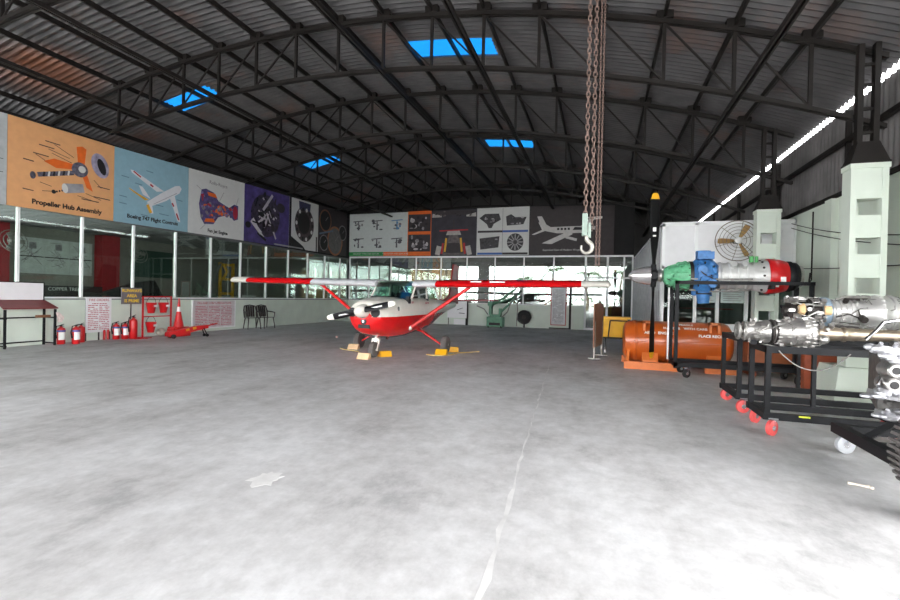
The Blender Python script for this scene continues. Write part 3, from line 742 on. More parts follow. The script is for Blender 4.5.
for s in (-1,1):
    o = blade(s).build('propeller_blade', [mat('propeller_black',(22,22,25),0.45,spec=0.3), white_gloss], AC)
    b = MB(); r0, r1 = 0.2, 0.52; ax = Vector((math.cos(tilt)*s,0,math.sin(tilt)*s)); nz = Vector((-math.sin(tilt),0,math.cos(tilt)))
    p = [ax*r+nz*q+Vector((0,-2.165-0.0*r,1.06)) for r,q in ((r0,-0.018),(r1,-0.014),(r1,0.014),(r0,0.018))]
    b.prism(p,(0,0.012,0)); b.build('blade_stripe', casing_grey, o)
# cabin
b = MB()
n = 9; vs = []
for i in range(n):
    u = -1+2*i/(n-1); vs += [(u*0.53, -1.0+0.36*u*u, 1.335), (u*0.50, -0.44+0.1*u*u, 1.75)]
b.add(vs, [(2*i,2*i+2,2*i+3,2*i+1) for i in range(n-1)]); b.build('windshield', g_cab, AC)
for s in (-1,1):
    b = MB(); b.add([(s*0.535,-0.62,1.35),(s*0.535,0.32,1.35),(s*0.50,0.32,1.68),(s*0.50,-0.32,1.68)],[(0,1,2,3)]); b.build('door_window', g_cab, AC)
    b = MB(); b.add([(s*0.53,0.42,1.35),(s*0.45,1.5,1.34),(s*0.46,1.05,1.66),(s*0.50,0.42,1.68)],[(0,1,2,3)]); b.build('rear_side_window', g_cab, AC)
    b = MB()
    for y0,y1 in ((0.32,0.42),): b.prism([(s*0.54,y0,1.33),(s*0.54,y1,1.33),(s*0.505,y1,1.7),(s*0.505,y0,1.7)],(-s*0.03,0,0))
    b.build('cabin_pillar', white_gloss, AC)
    MB().tube([(s*0.535,-0.66,1.33),(s*0.505,-0.32,1.70)],0.028,8).build('cabin_pillar', white_gloss, AC)
    MB().tube([(s*0.42,1.6,1.32),(s*0.45,1.1,1.68)],0.03,8).build('cabin_pillar', white_gloss, AC)
    sm = MB(); sm.box(s*0.02 if s>0 else -0.46, 0.46 if s>0 else -0.02, 0.2,0.62,0.85,1.0); sm.obox((s*0.24,0.66,1.2),(0.42,0.1,0.55),(-0.2,0,0))
    sm.build('seat', mat('dark_grey_seat',(46,50,52),0.8), AC)
b = MB(); b.add([(-0.42,1.6,1.33),(0.42,1.6,1.33),(0.42,1.08,1.68),(-0.42,1.08,1.68)],[(0,1,2,3)]); b.build('rear_window', g_cab, AC)
MB().box(-0.5,0.5,-0.74,-0.6,1.05,1.38).build('instrument_panel', print_black, AC)
b = MB(); b.loft([[(-0.5,-0.36,1.71),(0.5,-0.36,1.71),(0.5,-0.36,1.74),(-0.5,-0.36,1.74)],[(-0.52,-0.2,1.69),(0.52,-0.2,1.69),(0.52,-0.2,1.77),(-0.52,-0.2,1.77)],[(-0.52,0.6,1.68),(0.52,0.6,1.68),(0.52,0.6,1.78),(-0.52,0.6,1.78)],[(-0.46,1.12,1.66),(0.46,1.12,1.66),(0.46,1.12,1.72),(-0.46,1.12,1.72)]])
b.build('cabin_roof', white_gloss, AC)
# wings
AF = [(0,0),(0.012,0.028),(0.05,0.06),(0.12,0.085),(0.28,0.1),(0.5,0.085),(0.75,0.045),(1,0.002),(0.75,-0.018),(0.5,-0.03),(0.28,-0.038),(0.12,-0.04),(0.05,-0.034),(0.012,-0.018)]
def wing(s, bounds):
    xs = sorted(set([0.5,2.9]+bounds+[bounds[-1]-0.06]))
    rings = []; ms = []
    for x in xs:
        k = max(0,(x-2.9)/2.2); ch = 1.6-0.45*k; le = -0.56+0.1*k; th = 0.86-0.14*k
        if x == xs[-1]: ch *= 0.8; le += 0.12; th *= 0.35
        z0 = 1.655+0.012*x
        rings.append([(s*x, le+ch*c_, z0+1.6*t_*th) for c_, t_ in AF])
    for a, c_ in zip(xs[:-1], xs[1:]):
        m_ = (a+c_)/2; ms.append(0 if m_ < bounds[0] else (1 if m_ < bounds[1] else 2))
    return MB().loft(rings, ms).build('wing', [silver_paint, red_gloss, white_gloss], AC)
wr = wing(1,[1.08,4.40,5.02]); wl_ = wing(-1,[2.35,4.45,5.05])
for s in (-1,1):
    b = MB(); b.tube([(s*0.53,-0.7,0.64),(1.86 if s>0 else -2.2,-0.25,1.64)],[0.045,0.04],10); o = b.build('wing_strut', red_gloss, AC)
    MB().sphere((s*0.53,-0.7,0.64),0.06,10).build('strut_fairing', white_gloss, o)
b = MB()
for x0,x1 in ((1.95,2.2),(2.4,2.75)): b.box(x0,x1,-0.568,-0.55,1.74,1.765)
b.build('wing_dashes', white_gloss, wr)  # two white dashes on the red leading edge
# tail
b = MB(); b.prism([(0.02,3.1,1.22),(0.02,3.85,1.45),(0.02,4.25,2.5),(0.02,4.62,2.52),(0.02,4.5,1.2)],(-0.05,0,0)); b.build('tail_fin', darkred, AC, bevel=0.01)
b = MB(); b.prism([(0.02,4.52,1.15),(0.02,4.64,2.48),(0.02,4.86,2.48),(0.02,4.86,1.15)],(-0.04,0,0)); b.build('rudder', darkred, AC)
for s in (-1,1):
    b = MB(); b.prism([(s*0.06,3.8,1.24),(s*1.5,4.05,1.28),(s*1.52,4.38,1.28),(s*0.06,4.42,1.24)],(0,0,0.06)); b.build('tailplane', darkred, AC, bevel=0.01)
    b = MB(); b.prism([(s*0.06,4.44,1.24),(s*1.5,4.40,1.28),(s*1.5,4.7,1.28),(s*0.12,4.8,1.24)],(0,0,0.05)); b.build('elevator', darkred, AC)
# gear
def wheel_mesh(b, c, r, w, axis=(1,0,0), mt=0, mr=1):
    b.lathe([(-w/2,r*0.55),(-w/2,r*0.8),(-w*0.42,r*0.93),(-w*0.2,r),(w*0.2,r),(w*0.42,r*0.93),(w/2,r*0.8),(w/2,r*0.55)], c, axis, 26, mt)
    b.lathe([(-w*0.4,r*0.52),(-w*0.3,r*0.56),(w*0.3,r*0.56),(w*0.4,r*0.52)], c, axis, 20, mr)
    b.lathe([(-w*0.55,r*0.15),(w*0.55,r*0.15)], c, axis, 12, mr)
for s in (-1,1):
    b = MB(); b.loft([[(s*x,y-hw,z-0.02),(s*x,y+hw,z-0.02),(s*x,y+hw,z+0.02),(s*x,y-hw,z+0.02)] for x,y,z,hw in ((0.3,0.05,0.58,0.08),(0.55,0.05,0.52,0.07),(1.05,0.0,0.23,0.04),(1.1,0,0.2,0.035))])
    lg = b.build('landing_gear_leg', red_gloss, AC)
    b = MB(); wheel_mesh(b,(s*1.19,0,0.215),0.215,0.15); b.build('main_wheel', [tyre_grey if s>0 else tyre_grey, metal_dull], lg)
b = MB(); b.cyl((0,-1.38,0.5),(0,-1.38,0.3),0.035,0.045,12); b.box(-0.09,0.09,-1.42,-1.34,0.36,0.42)
for s in (-1,1): b.beam((s*0.085,-1.38,0.4),(s*0.085,-1.5,0.16),0.02,0.05)
b.cyl((-0.1,-1.5,0.17),(0.1,-1.5,0.17),0.02,None,10)
ng = b.build('nose_gear_strut', white_gloss, AC)
b = MB(); wheel_mesh(b,(0,-1.5,0.175),0.175,0.12); b.build('nose_wheel', [tyre_grey, metal_dull], ng)
b = MB(); b.cyl((0.2,-1.2,0.5),(0.2,-1.25,0.4),0.03,None,10); b.build('exhaust_pipe', metal_dark, AC)
b = MB(); b.cyl((0.25,0.3,1.85),(0.25,0.45,2.2),0.006,0.004,6); b.build('antenna', print_black, AC)
text('registration','EXP',0.07,(0.553,-0.62,1.24),(PI/2,0,PI/2),print_red,AC); text('registration','AVIATION',0.06,(0.553,0.35,1.22),(PI/2,0,PI/2),print_red,AC)

# wheel chocks
def chock(loc, rz, m, label):
    b = MB(); b.prism([(-0.14,-0.09,0),(-0.14,0.09,0),(-0.14,0.05,0.13),(-0.14,-0.0,0.13)],(0.28,0,0))
    o = b.build('wheel_chock', m, None, bevel=0.006); o.location = loc; o.rotation_euler = (0,0,rz)
    return tag(o, label, 'wheel chock')
chock((-5.98,10.56,0),0.05,cream_wood,'cream wooden chock in front of the main wheel under the left-hand wing')
chock((-4.86,9.03,0),0.0,cream_wood,'cream wooden chock in front of the nose wheel')
chock((-4.64,9.62,0),PI+0.9,yellow,'yellow chock behind the nose wheel')
chock((-3.60,10.55,0),0.0,yellow,'yellow chock in front of the main wheel on the strut side')
chock((-3.52,11.22,0),PI+0.4,yellow,'yellow chock behind the main wheel on the strut side')
def rope(pts, label):
    b = MB(); b.tube(pts,0.012,6); tag(b.build('chock_rope', rope_m), label, 'rope')
rope([(-6.3,10.45,0.012),(-6.1,10.3,0.012),(-5.6,10.1,0.012),(-5.2,9.6,0.012),(-5.0,9.16,0.012)], 'pale rope on the floor between the two cream chocks')
rope([(-3.9,10.35,0.012),(-3.75,10.25,0.012),(-3.5,10.3,0.012),(-3.34,10.55,0.012),(-3.3,11.0,0.012),(-2.9,11.5,0.012)], 'pale rope on the floor by the yellow chocks')
tag(MB().sphere((-7.95,12.95,0.035),0.035,12).build('ball', mat('pink_white_plastic',(226,190,190),0.4)),'small pale ball alone on the floor left of the aircraft','ball')

# ------------------------------------------------------------------ left wall equipment
D = thing('slanted_desk','maroon slanted reading desk on thin black legs with white back panel','desk',(0,0,0))
MB().box(-13.33,-13.3,7.08,8.0,1.1,1.5).build('back_panel', board_white, D)
b = MB(); b.box(-13.335,-13.29,7.06,7.085,1.08,1.52); b.box(-13.335,-13.29,8.0,8.02,1.08,1.52); b.box(-13.335,-13.29,7.06,8.02,1.5,1.52); b.build('panel_frame', black_steel, D)
D.location = (0.36,-0.27,0)
b = MB(); b.prism([(-13.33,7.06,1.07),(-13.33,8.05,1.07),(-12.92,8.1,0.89),(-12.92,7.0,0.89)],(0,0,0.025)); b.build('desk_top', maroon, D)
for (x,y,z) in ((-12.95,7.05,0.88),(-12.95,8.05,0.88),(-13.31,7.08,1.08),(-13.31,8.03,1.08)):
    MB().box(x-0.02,x+0.02,y-0.02,y+0.02,0,z).build('leg', black_steel, D)
for q in ((-13.31,-12.95,7.06,7.09,0.66,0.69), (-13.31,-12.95,8.03,8.06,0.66,0.69), (-13.32,-13.29,7.08,8.03,0.66,0.69), (-13.32,-13.29,7.08,8.03,0.08,0.11), (-13.31,-12.95,7.06,7.09,0.04,0.07), (-13.31,-12.95,8.03,8.06,0.04,0.07)): MB().box(*q).build('frame_rail', black_steel, D)
b = MB(); b.box(-13.1,-13.02,7.72,8.0,0.68,0.74); b.build('tool_tray', brown_ply, D)
b = MB(); b.loft([[(-12.58,7.78,0.80),(-12.54,7.78,0.80),(-12.54,7.84,0.80),(-12.58,7.84,0.80)],[(-12.58,7.81,0.68),(-12.5,7.80,0.68),(-12.5,7.93,0.68),(-12.58,7.93,0.68)],[(-12.57,7.84,0.56),(-12.53,7.84,0.56),(-12.53,7.9,0.56),(-12.57,7.9,0.56)]])
tag(b.build('cleaning_rag', mat('white_rag',(222,206,200),0.9,var=0.2,scale=20)),'pale cloth rag hanging off the side of the maroon desk','rag')

def make_ext(label, h=0.5, r=0.085, lab=True):
    t = thing('fire_extinguisher', label, 'fire extinguisher')
    b = MB(); b.lathe([(0,r*0.9),(0.015,r),(h*0.72,r),(h*0.79,r*0.85),(h*0.84,r*0.35),(h*0.88,r*0.3)],(0,0,0),(0,0,1),20); b.build('cylinder', red_paint, t)
    if lab:
        b = MB(); vs = []
        for i in range(9):
            a = R_(-70)+R_(140)*i/8; vs += [((r+0.002)*math.cos(a),(r+0.002)*math.sin(a),h*0.22),((r+0.002)*math.cos(a),(r+0.002)*math.sin(a),h*0.6)]
        b.add(vs,[(2*i,2*i+2,2*i+3,2*i+1) for i in range(8)]); b.build('label', ext_white, t)
        b = MB(); b.lathe([(h*0.62,r+0.002),(h*0.7,r+0.002)],(0,0,0),(0,0,1),20,caps=False); b.build('blue_band', print_blue, t)
    b = MB(); b.cyl((0,0,h*0.86),(0,0,h*0.95),r*0.28,None,10); b.beam((-0.01,0,h*0.95),(0.09,0,h*1.0),0.02,0.012); b.beam((-0.01,0,h*0.92),(0.09,0,h*0.9),0.02,0.012); b.build('valve', print_black, t)
    b = MB(); b.tube([(0,-0.02,h*0.92),(0.0,-r*1.2,h*0.9),(0.0,-r*1.6,h*0.6),(0.01,-r*1.3,h*0.3)],[0.012,0.012,0.014,0.02],8); b.build('hose', print_black, t)
    return t
e0 = make_ext('red fire extinguisher with white label, next to the maroon desk leg'); e0.location = (-12.72,8.0,0)
dup(e0,(-12.5,8.2,0),0.2,'red fire extinguisher with white label, right in front of the plain red one')
e1 = make_ext('plain red fire extinguisher without a label, tucked behind the labelled pair',0.5,0.085,False); e1.location = (-12.8,8.52,0)
dup(e0,(-12.83,9.46,0),0,'labelled red fire extinguisher nearest the pink notice board stand')
dup(e0,(-12.72,9.63,0),0.1,'labelled red fire extinguisher in the middle, left of the tall one')
e2 = make_ext('tall red fire extinguisher under the yellow lettered sign',0.68,0.1,False); e2.location = (-12.6,9.78,0)
for k,(y,l) in enumerate([(9.2,'thin red extinguisher tube behind the notice stand, nearer its middle leg'),(9.3,'thin red extinguisher tube behind the notice stand, nearer the labelled ones')]):
    b = MB(); b.lathe([(0,0.03),(0.25,0.03),(0.28,0.01)],(-12.92,y,0),(0,0,1),12); tag(b.build('fire_extinguisher', red_paint), l, 'fire extinguisher')

def text_rows(t, x0, x1, z0, z1, n, cols, y=-0.004, m=None, seed=1):
    rr = random.Random(seed); b = MB(); cw = (x1-x0)/cols
    for k in range(n):
        z = z1-(k+0.5)*(z1-z0)/n
        for c_ in range(cols):
            x = x0+c_*cw; e = x+cw*0.92
            while x < e-0.02:
                l = min(rr.uniform(0.02,0.09), e-x); 
                if rr.random() < 0.9: b.poly(bar(x,z,x+l,z,(z1-z0)/n*0.42), y, 0.002)
                x += l+0.012
    return b.build('notice_text', m or notice_pink, t)
N1 = thing('notice_board','white notice board of red text on short legs by the desk','notice board',(-12.93,8.72,0),LW)
MB().box(0,0.67,0,0.02,0.22,1.16).build('board', board_white, N1); text_rows(N1,0.05,0.63,0.28,1.02,15,2,seed=2); text('heading','FIRE ORDERS',0.09,(0.335,-0.004,1.09),FR,print_red,N1)
for x in (0.02,0.36,0.65): MB().box(x-0.012,x+0.012,0.02,0.045,0,1.1).build('leg', steel_dark, N1)
S = thing('standing_sign','dark sign of yellow capitals on a thin pole','sign',(-12.78,9.86,0),LW)
MB().box(-0.3,0.3,0,0.02,0.98,1.45).build('sign_plate', mat('slate_sign_paint',(108,102,108),0.5), S)
for k, s in enumerate(('RUNWAYS','AREA','IS PRIME')): text('sign_text',s,0.122,(0,-0.004,1.36-k*0.145),FR,mat('sign_yellow',(244,204,70),0.5),S,bold=0.03)
MB().cyl((0,0.03,0.02),(0,0.03,1.0),0.016,None,8).build('pole', steel_dark, S); MB().lathe([(0,0.12),(0.03,0.11)],(0,0.03,0),(0,0,1),16).build('base', steel_dark, S)
# bucket stand
B = thing('fire_bucket_stand','red two-tier metal frame holding fire buckets against the mint wall','bucket stand',(-12.5,9.98,0),LW)
for x in (0,0.92): MB().box(x-0.018,x+0.018,-0.018,0.018,0,1.22).build('post', red_paint, B)
for z in (1.2,0.62): MB().box(0,0.92,-0.014,0.014,z-0.016,z+0.016).build('rail', red_paint, B)
for x in (0,0.92): MB().box(x-0.02,x+0.02,-0.2,0.2,0,0.03).build('foot', red_paint, B)
MB().box(-0.3,0.2,-0.12,-0.08,0,0.02).build('foot_bar', red_paint, B)
def bucket(x, z, label):
    t = thing('fire_bucket', label, 'bucket', (-12.5,9.98+x,0))
    b = MB(); b.lathe([(z,0.085),(z+0.3,0.145),(z+0.305,0.15),(z+0.295,0.138),(z+0.01,0.078)],(0,0,0),(0,0,1),20); b.build('body', red_paint, t)
    b = MB(); b.tube([(0,0.145*math.cos(a),z+0.3+0.17*math.sin(a)) for a in [PI*i/12 for i in range(13)]],0.006,6); b.build('handle', steel_dark, t)
    MB().box(0.128,0.131,-0.02,0.1,z+0.18,z+0.24).build('lettering', ext_white, t)
bucket(0.26,0.72,'red fire bucket hanging on the upper rail, next to the lettered sign')
bucket(0.66,0.72,'red fire bucket hanging on the upper rail, next to the traffic cone')
bucket(0.26,0.15,'red fire bucket hanging alone on the lower rail')
b = MB(); b.sphere((-12.75,10.8,0.12),0.17,14,0,(0.7,1,0.7)); tag(b.build('sack', mat('pale_sack',(196,190,176),0.9,var=0.3,scale=14,bump=0.5)),'pale lumpy sack on the floor behind the bucket stand','sack')
# cone
K = thing('traffic_cone','red traffic cone with white collar standing on a pile by the trolley jack','traffic cone',(-12.3,11.0,0))
b = MB(); b.lathe([(0.28,0.15),(0.32,0.14),(0.55,0.095),(0.75,0.062),(0.9,0.045),(1.16,0.02)],(0,0,0),(0,0,1),20,[0,0,0,1,0,0]); b.build('cone', [red_paint, ext_white], K)
MB().box(-0.2,0.2,-0.2,0.2,0.24,0.29).build('base', red_paint, K)
b = MB(); b.box(-0.24,0.2,-0.26,0.26,0,0.12); b.box(-0.2,0.16,-0.22,0.22,0.12,0.235); o = b.build('red_crate', red_paint); o.location = (-12.3,11.0,0); tag(o,'low red crate under the traffic cone','crate')
J = thing('trolley_jack','red long trolley jack with yellow stickers lying by the cone','trolley jack',(-11.85,10.35,0),R_(72))
b = MB(); b.loft([[(x,-w_,z0),(x,w_,z0),(x,w_,z1),(x,-w_,z1)] for x,w_,z0,z1 in ((-0.1,0.08,0.06,0.2),(0.1,0.1,0.05,0.22),(0.7,0.08,0.2,0.34),(1.05,0.06,0.26,0.36))]); b.build('body', red_paint, J)
b = MB(); 
for s in (-1,1): b.lathe([(-0.03,0.06),(0.03,0.06)],(0.02,s*0.12,0.06),(0,1,0),14)
b.build('front_wheel', rubber, J)
b = MB()
for s in (-1,1): b.lathe([(-0.02,0.045),(0.02,0.045)],(1.0,s*0.09,0.045),(0,1,0),14); b.beam((1.0,s*0.09,0.05),(0.9,s*0.06,0.28),0.02,0.03)
b.build('rear_caster', black_steel, J)
b = MB(); b.obox((0.42,-0.098,0.24),(0.1,0.004,0.07),(0,-0.2,0)); b.obox((0.62,-0.09,0.28),(0.1,0.004,0.07),(0,-0.2,0)); b.build('sticker', print_yellow, J)
MB().cyl((0.05,0,0.22),(0.05,0,0.3),0.05,0.06,12).build('saddle', red_paint, J)
b = MB(); b.cyl((1.05,0,0.33),(1.35,0,0.4),0.02,None,8); b.build('handle', red_paint, J)
# pink notice on wall
N2 = thing('notice_board','wide wall notice of red printed rules fixed under the glazing','notice board',(-12.97,12.15,0),LW)
MB().box(0,1.86,0,0.02,0.14,1.07).build('board', mat('faded_white_board',(206,198,200),0.5), N2); text_rows(N2,0.1,1.76,0.18,0.9,13,3,seed=4); text('heading','DOs AND DON\'Ts PRECAUTIONS',0.1,(0.93,-0.004,0.98),FR,print_red,N2)
b = MB()
for x in (-0.03,1.86): b.box(x,x+0.04,-0.01,0.03,0.1,1.09)
b.box(-0.03,1.9,-0.005,0.025,0.1,0.14); b.build('board_frame', white_al, N2)
# plastic chairs
def make_chair(label):
    t = thing('plastic_chair', label, 'chair')
    b = MB(); b.loft([[(-0.22,-0.22,0.42),(0.22,-0.22,0.42),(0.22,0.2,0.40),(-0.22,0.2,0.40)],[(-0.23,-0.23,0.445),(0.23,-0.23,0.445),(0.22,0.21,0.425),(-0.22,0.21,0.425)]]); b.build('seat', plastic_brown, t, bevel=0.01)
    b = MB()
    for x in (-0.12,-0.04,0.04,0.12): b.beam((x,0.2,0.45),(x*1.05,0.30,0.86),0.068,0.015,0,(0,1,0))
    b.tube([(-0.22,0.2,0.42),(-0.23,0.26,0.7),(-0.2,0.31,0.86),(0,0.33,0.90),(0.2,0.31,0.86),(0.23,0.26,0.7),(0.22,0.2,0.42)],0.022,8); b.build('backrest', plastic_brown, t)
    for s in (-1,1):
        MB().tube([(s*0.23,0.26,0.66),(s*0.26,0.0,0.64),(s*0.26,-0.2,0.62),(s*0.22,-0.22,0.42)],0.02,8).build('armrest', plastic_brown, t)
        for y,y2 in ((-0.2,-0.25),(0.18,0.26)): MB().cyl((s*0.2,y,0.42),(s*0.24,y2,0),0.022,0.017,8).build('leg', plastic_brown, t)
    return t
ch = make_chair('dark brown plastic chair by the left glazing, nearer the wall notice'); ch.location = (-12.58,14.5,0); ch.rotation_euler = (0,0,R_(60))
dup(ch,(-12.5,15.15,0),R_(75),'dark brown plastic chair by the left glazing, on the aircraft side')

# ------------------------------------------------------------------ rear wall equipment
W = thing('whiteboard','white display board leaning low behind the aircraft tail','board',(-7.25,22.05,0))
b = MB(); b.box(0,1.0,0,0.02,0.35,1.22); b.build('board', board_white, W); b = MB(); b.box(0.35,0.95,-0.02,0.0,0.03,0.3); b.build('lower_sheet', board_white, W)
b = MB(); b.poly(bar(0.5,0.75,0.8,0.85,0.03),-0.004,0.003); b.poly(bar(0.6,0.6,0.9,0.58,0.04),-0.004,0.003); b.build('drawing', print_grey, W)
for x in (0.05,0.96): MB().box(x-0.015,x+0.015,0.02,0.05,0,1.3).build('leg', steel_dark, W)
MB().box(0.96,1.06,0.02,0.08,0,1.3).build('side_post', steel_dark, W)
T = thing('text_board','tall narrow white text board in a red frame against the rear wall','board',(-2.16,22.2,0))
MB().box(0,0.64,0,0.02,0.2,1.95).build('board', mat('grey_white_board',(206,206,208),0.5), T); text_rows(T,0.06,0.58,0.3,1.85,30,2,m=print_grey,seed=9)
b = MB(); b.box(-0.03,0,-0.01,0.03,0.17,1.98); b.box(0.64,0.67,-0.01,0.03,0.17,1.98); b.box(0,0.64,-0.01,0.03,0.17,0.2); b.box(0,0.64,-0.01,0.03,1.95,1.98); b.build('board_frame', print_red, T)
b = MB(); b.box(0.8,0.9,0.0,0.06,0.0,2.0); b.build('side_post', steel_dark, T); b = MB(); b.box(-0.1,0.9,-0.03,0.03,0,0.06); b.build('base', steel_dark, T)
G = thing('sheet_machine','green cast machine with raised levers standing before the rear glass','machine',(-4.62,21.3,0))
b = MB(); b.box(-0.38,0.38,-0.25,0.25,0.04,0.5); b.box(-0.25,0.25,-0.2,0.2,0.5,0.62); b.build('base', green_machine, G, bevel=0.02)
MB().box(-0.26,0.26,-0.26,-0.24,0.12,0.24).build('slot', print_black, G)
b = MB(); b.box(-0.3,-0.18,-0.15,0.15,0.6,1.15); b.box(0.16,0.26,-0.15,0.15,0.6,0.9); b.cyl((-0.24,-0.2,1.1),(-0.24,0.2,1.1),0.12,None,16); b.build('upright', green_machine, G)
b = MB(); b.tube([(-0.24,0,1.1),(0.3,0,1.35),(0.95,0,1.85)],[0.06,0.055,0.04],10); b.tube([(0.2,0.05,0.7),(0.6,0.05,1.1),(0.95,0.05,1.5)],0.05,10); b.tube([(-0.24,0.1,1.05),(0.6,0.1,1.35),(1.1,0.1,1.6)],0.035,8); b.build('lever_arm', green_machine, G)
b = MB(); b.tube([(0.3,0,0.5),(0.55,0,0.75),(0.7,0.0,1.2),(0.95,0,1.5)],0.025,8); b.tube([(0.95,0,1.55),(1.02,0,0.9),(0.98,0,0.1)],0.025,8); b.tube([(-0.38,0,0.6),(-0.55,-0.05,0.85),(-0.9,-0.1,1.0)],0.025,8); b.build('control_rod', metal_dull, G)
for s in (-1,1): MB().lathe([(-0.03,0.06),(0.03,0.06)],(s*0.3,-0.2,0.06),(1,0,0),12).build('foot_wheel', rubber, G)
ty = MB(); wheel_mesh(ty,(0,0,0.5),0.34,0.16,(0,1,0)); ty.lathe([(-0.03,0.1),(0.03,0.1)],(0,-0.06,0.5),(0,1,0),14,1)
tt = thing('spare_tyre','black tyre mounted on a peg against the rear wall beside the green machine','tyre',(-3.42,22.1,0)); ty.build('tyre', [rubber, metal_dark], tt); MB().box(-0.03,0.03,0,0.1,0,0.5).build('support_post', steel_dark, tt)

# brown board and yellow trolley
P1 = thing('plywood_board','brown plywood board seen edge-on, standing on a thin metal foot','board',(-0.02,11.9,0),R_(79))
MB().box(-0.55,0.55,-0.012,0.012,0.28,1.32).build('panel', brown_ply, P1); 
for sx in (-1,1):
    b = MB(); b.box(sx*0.435-0.015,sx*0.435+0.015,-0.02,0.02,0,0.9); b.box(sx*0.43-0.03,sx*0.43+0.03,-0.14,0.14,0,0.025); b.build('foot', metal_dull, P1)
Y1 = thing('tool_trolley','yellow box trolley on black frame and casters in front of the glass door','trolley',(0.43,13.3,0))
b = MB(); b.loft([[(-0.33,-0.2,0.42),(0.27,-0.2,0.42),(0.27,0.2,0.42),(-0.33,0.2,0.42)],[(-0.33,-0.24,0.93),(0.27,-0.24,0.93),(0.27,0.24,0.93),(-0.33,0.24,0.93)]]); b.build('box', yellow, Y1)
MB().box(-0.36,0.36,-0.27,0.27,0.9,0.96).build('lid', yellow, Y1, bevel=0.01)
b = MB(); b.beam((-0.2,-0.25,0.42),(-0.16,-0.27,0.86),0.03,0.02); b.beam((0.2,-0.25,0.42),(0.26,-0.27,0.86),0.03,0.02); b.beam((-0.16,-0.27,0.86),(0.26,-0.27,0.86),0.02,0.03); b.box(-0.34,0.3,-0.26,-0.22,0.38,0.42); b.box(-0.34,0.3,0.2,0.24,0.38,0.42); b.build('frame', black_steel, Y1)
for sx in (-1,1):
    for sy in (-1,1): 
        o = MB().box(sx*0.27-0.015,sx*0.27+0.015,sy*0.22-0.015,sy*0.22+0.015,0.08,0.4).build('leg', black_steel, Y1)
        MB().lathe([(-0.02,0.05),(0.02,0.05)],(sx*0.27,sy*0.22,0.05),(1,0,0),14).build('caster', ext_white, o)
# ------------------------------------------------------------------ orange engine container
TK = thing('engine_container','orange cylindrical engine container with white stencilled words on saddles','container',(0,10.82,0))
b = MB(); r = 0.435; b.lathe([(0.50,0.30),(0.53,0.38),(0.62,0.425),(0.64,r),(2.42,r),(2.5,0.40),(2.56,0.3)],(0,0,0.54),(1,0,0),40); b.build('shell', orange_tank, TK)
b = MB(); b.lathe([(0.70,r),(0.71,r+0.012),(0.75,r+0.012),(0.76,r)],(0,0,0.54),(1,0,0),40,caps=False); b.build('end_ring', orange_tank, TK)
b = MB(); b.box(0.66,2.44,-r-0.03,-r+0.05,0.555,0.57); b.box(0.66,2.44,r-0.05,r+0.03,0.555,0.57); b.build('flange_seam', orange_tank, TK)
for x in (0.98,1.0): pass
for x in (0.97,2.2):
    b = MB(); b.box(x-0.1,x-0.05,-0.36,-0.2,0.78,0.98); b.box(x+0.05,x+0.1,-0.36,-0.2,0.78,0.98); b.box(x-0.1,x+0.1,-0.36,-0.2,0.94,0.99); b.build('lifting_lug', orange_saddle, TK)
for x0,x1 in ((0.86,1.16),(2.06,2.4)):
    b = MB(); b.box(x0,x1,-0.5,0.5,0.04,0.18); b.prism([(x0,-0.5,0.18),(x0,0.5,0.18),(x0,0.36,0.36),(x0,-0.36,0.36)],(x1-x0,0,0)); b.build('saddle', orange_saddle, TK)
b = MB(); b.box(0.5,1.55,-0.6,-0.5,0.0,0.15); b.box(0.5,1.55,0.5,0.6,0.0,0.15); b.box(2.0,2.6,-0.6,-0.5,0,0.1); b.box(2.0,2.6,0.5,0.6,0,0.1); b.prism([(0.55,-0.5,0.15),(0.55,0.3,0.15),(0.58,0.3,0.5),(0.58,-0.3,0.5)],(0.05,0,0)); b.build('skid', orange_saddle, TK)
def curved_text(s, size, x, ang, m):
    a = R_(ang); rr_ = r+0.004
    text('stencil', s, size, (x,-rr_*math.cos(a),0.54+rr_*math.sin(a)), (PI/2-a,0,0), m, TK, bold=0.03)
curved_text('PLACE RECORDS',0.078,2.2,24,ext_white); curved_text('HANDLE',0.08,1.42,45,ext_white); curved_text('WITH CARE',0.08,1.86,45,ext_white)
curved_text('FRAGILE',0.07,1.7,60,ext_white); curved_text('AERO',0.08,1.0,28,ext_white); curved_text('ENGINE',0.08,1.3,28,ext_white)
# second orange container / crate deeper right
b = MB(); b.box(2.75,4.05,10.35,10.85,0.08,0.66); b.box(2.8,2.9,10.32,10.9,0,0.08); b.box(3.85,3.95,10.32,10.9,0,0.08)
tag(b.build('wooden_crate', mat('brown_orange_crate',(150,84,50),0.55,var=0.15)),'brown-orange wooden crate under the engine stands by the column','crate')

b = MB(); b.box(3.2,4.02,9.02,9.12,0.0,0.66); b.box(3.2,3.3,8.98,9.02,0.0,0.66); b.box(3.92,4.02,8.98,9.02,0.0,0.66)
tag(b.build('battened_panel', mat('rust_brown_panel',(150,74,46),0.55,var=0.2)),'rust-brown battened panel standing behind the sloping plinth','panel')
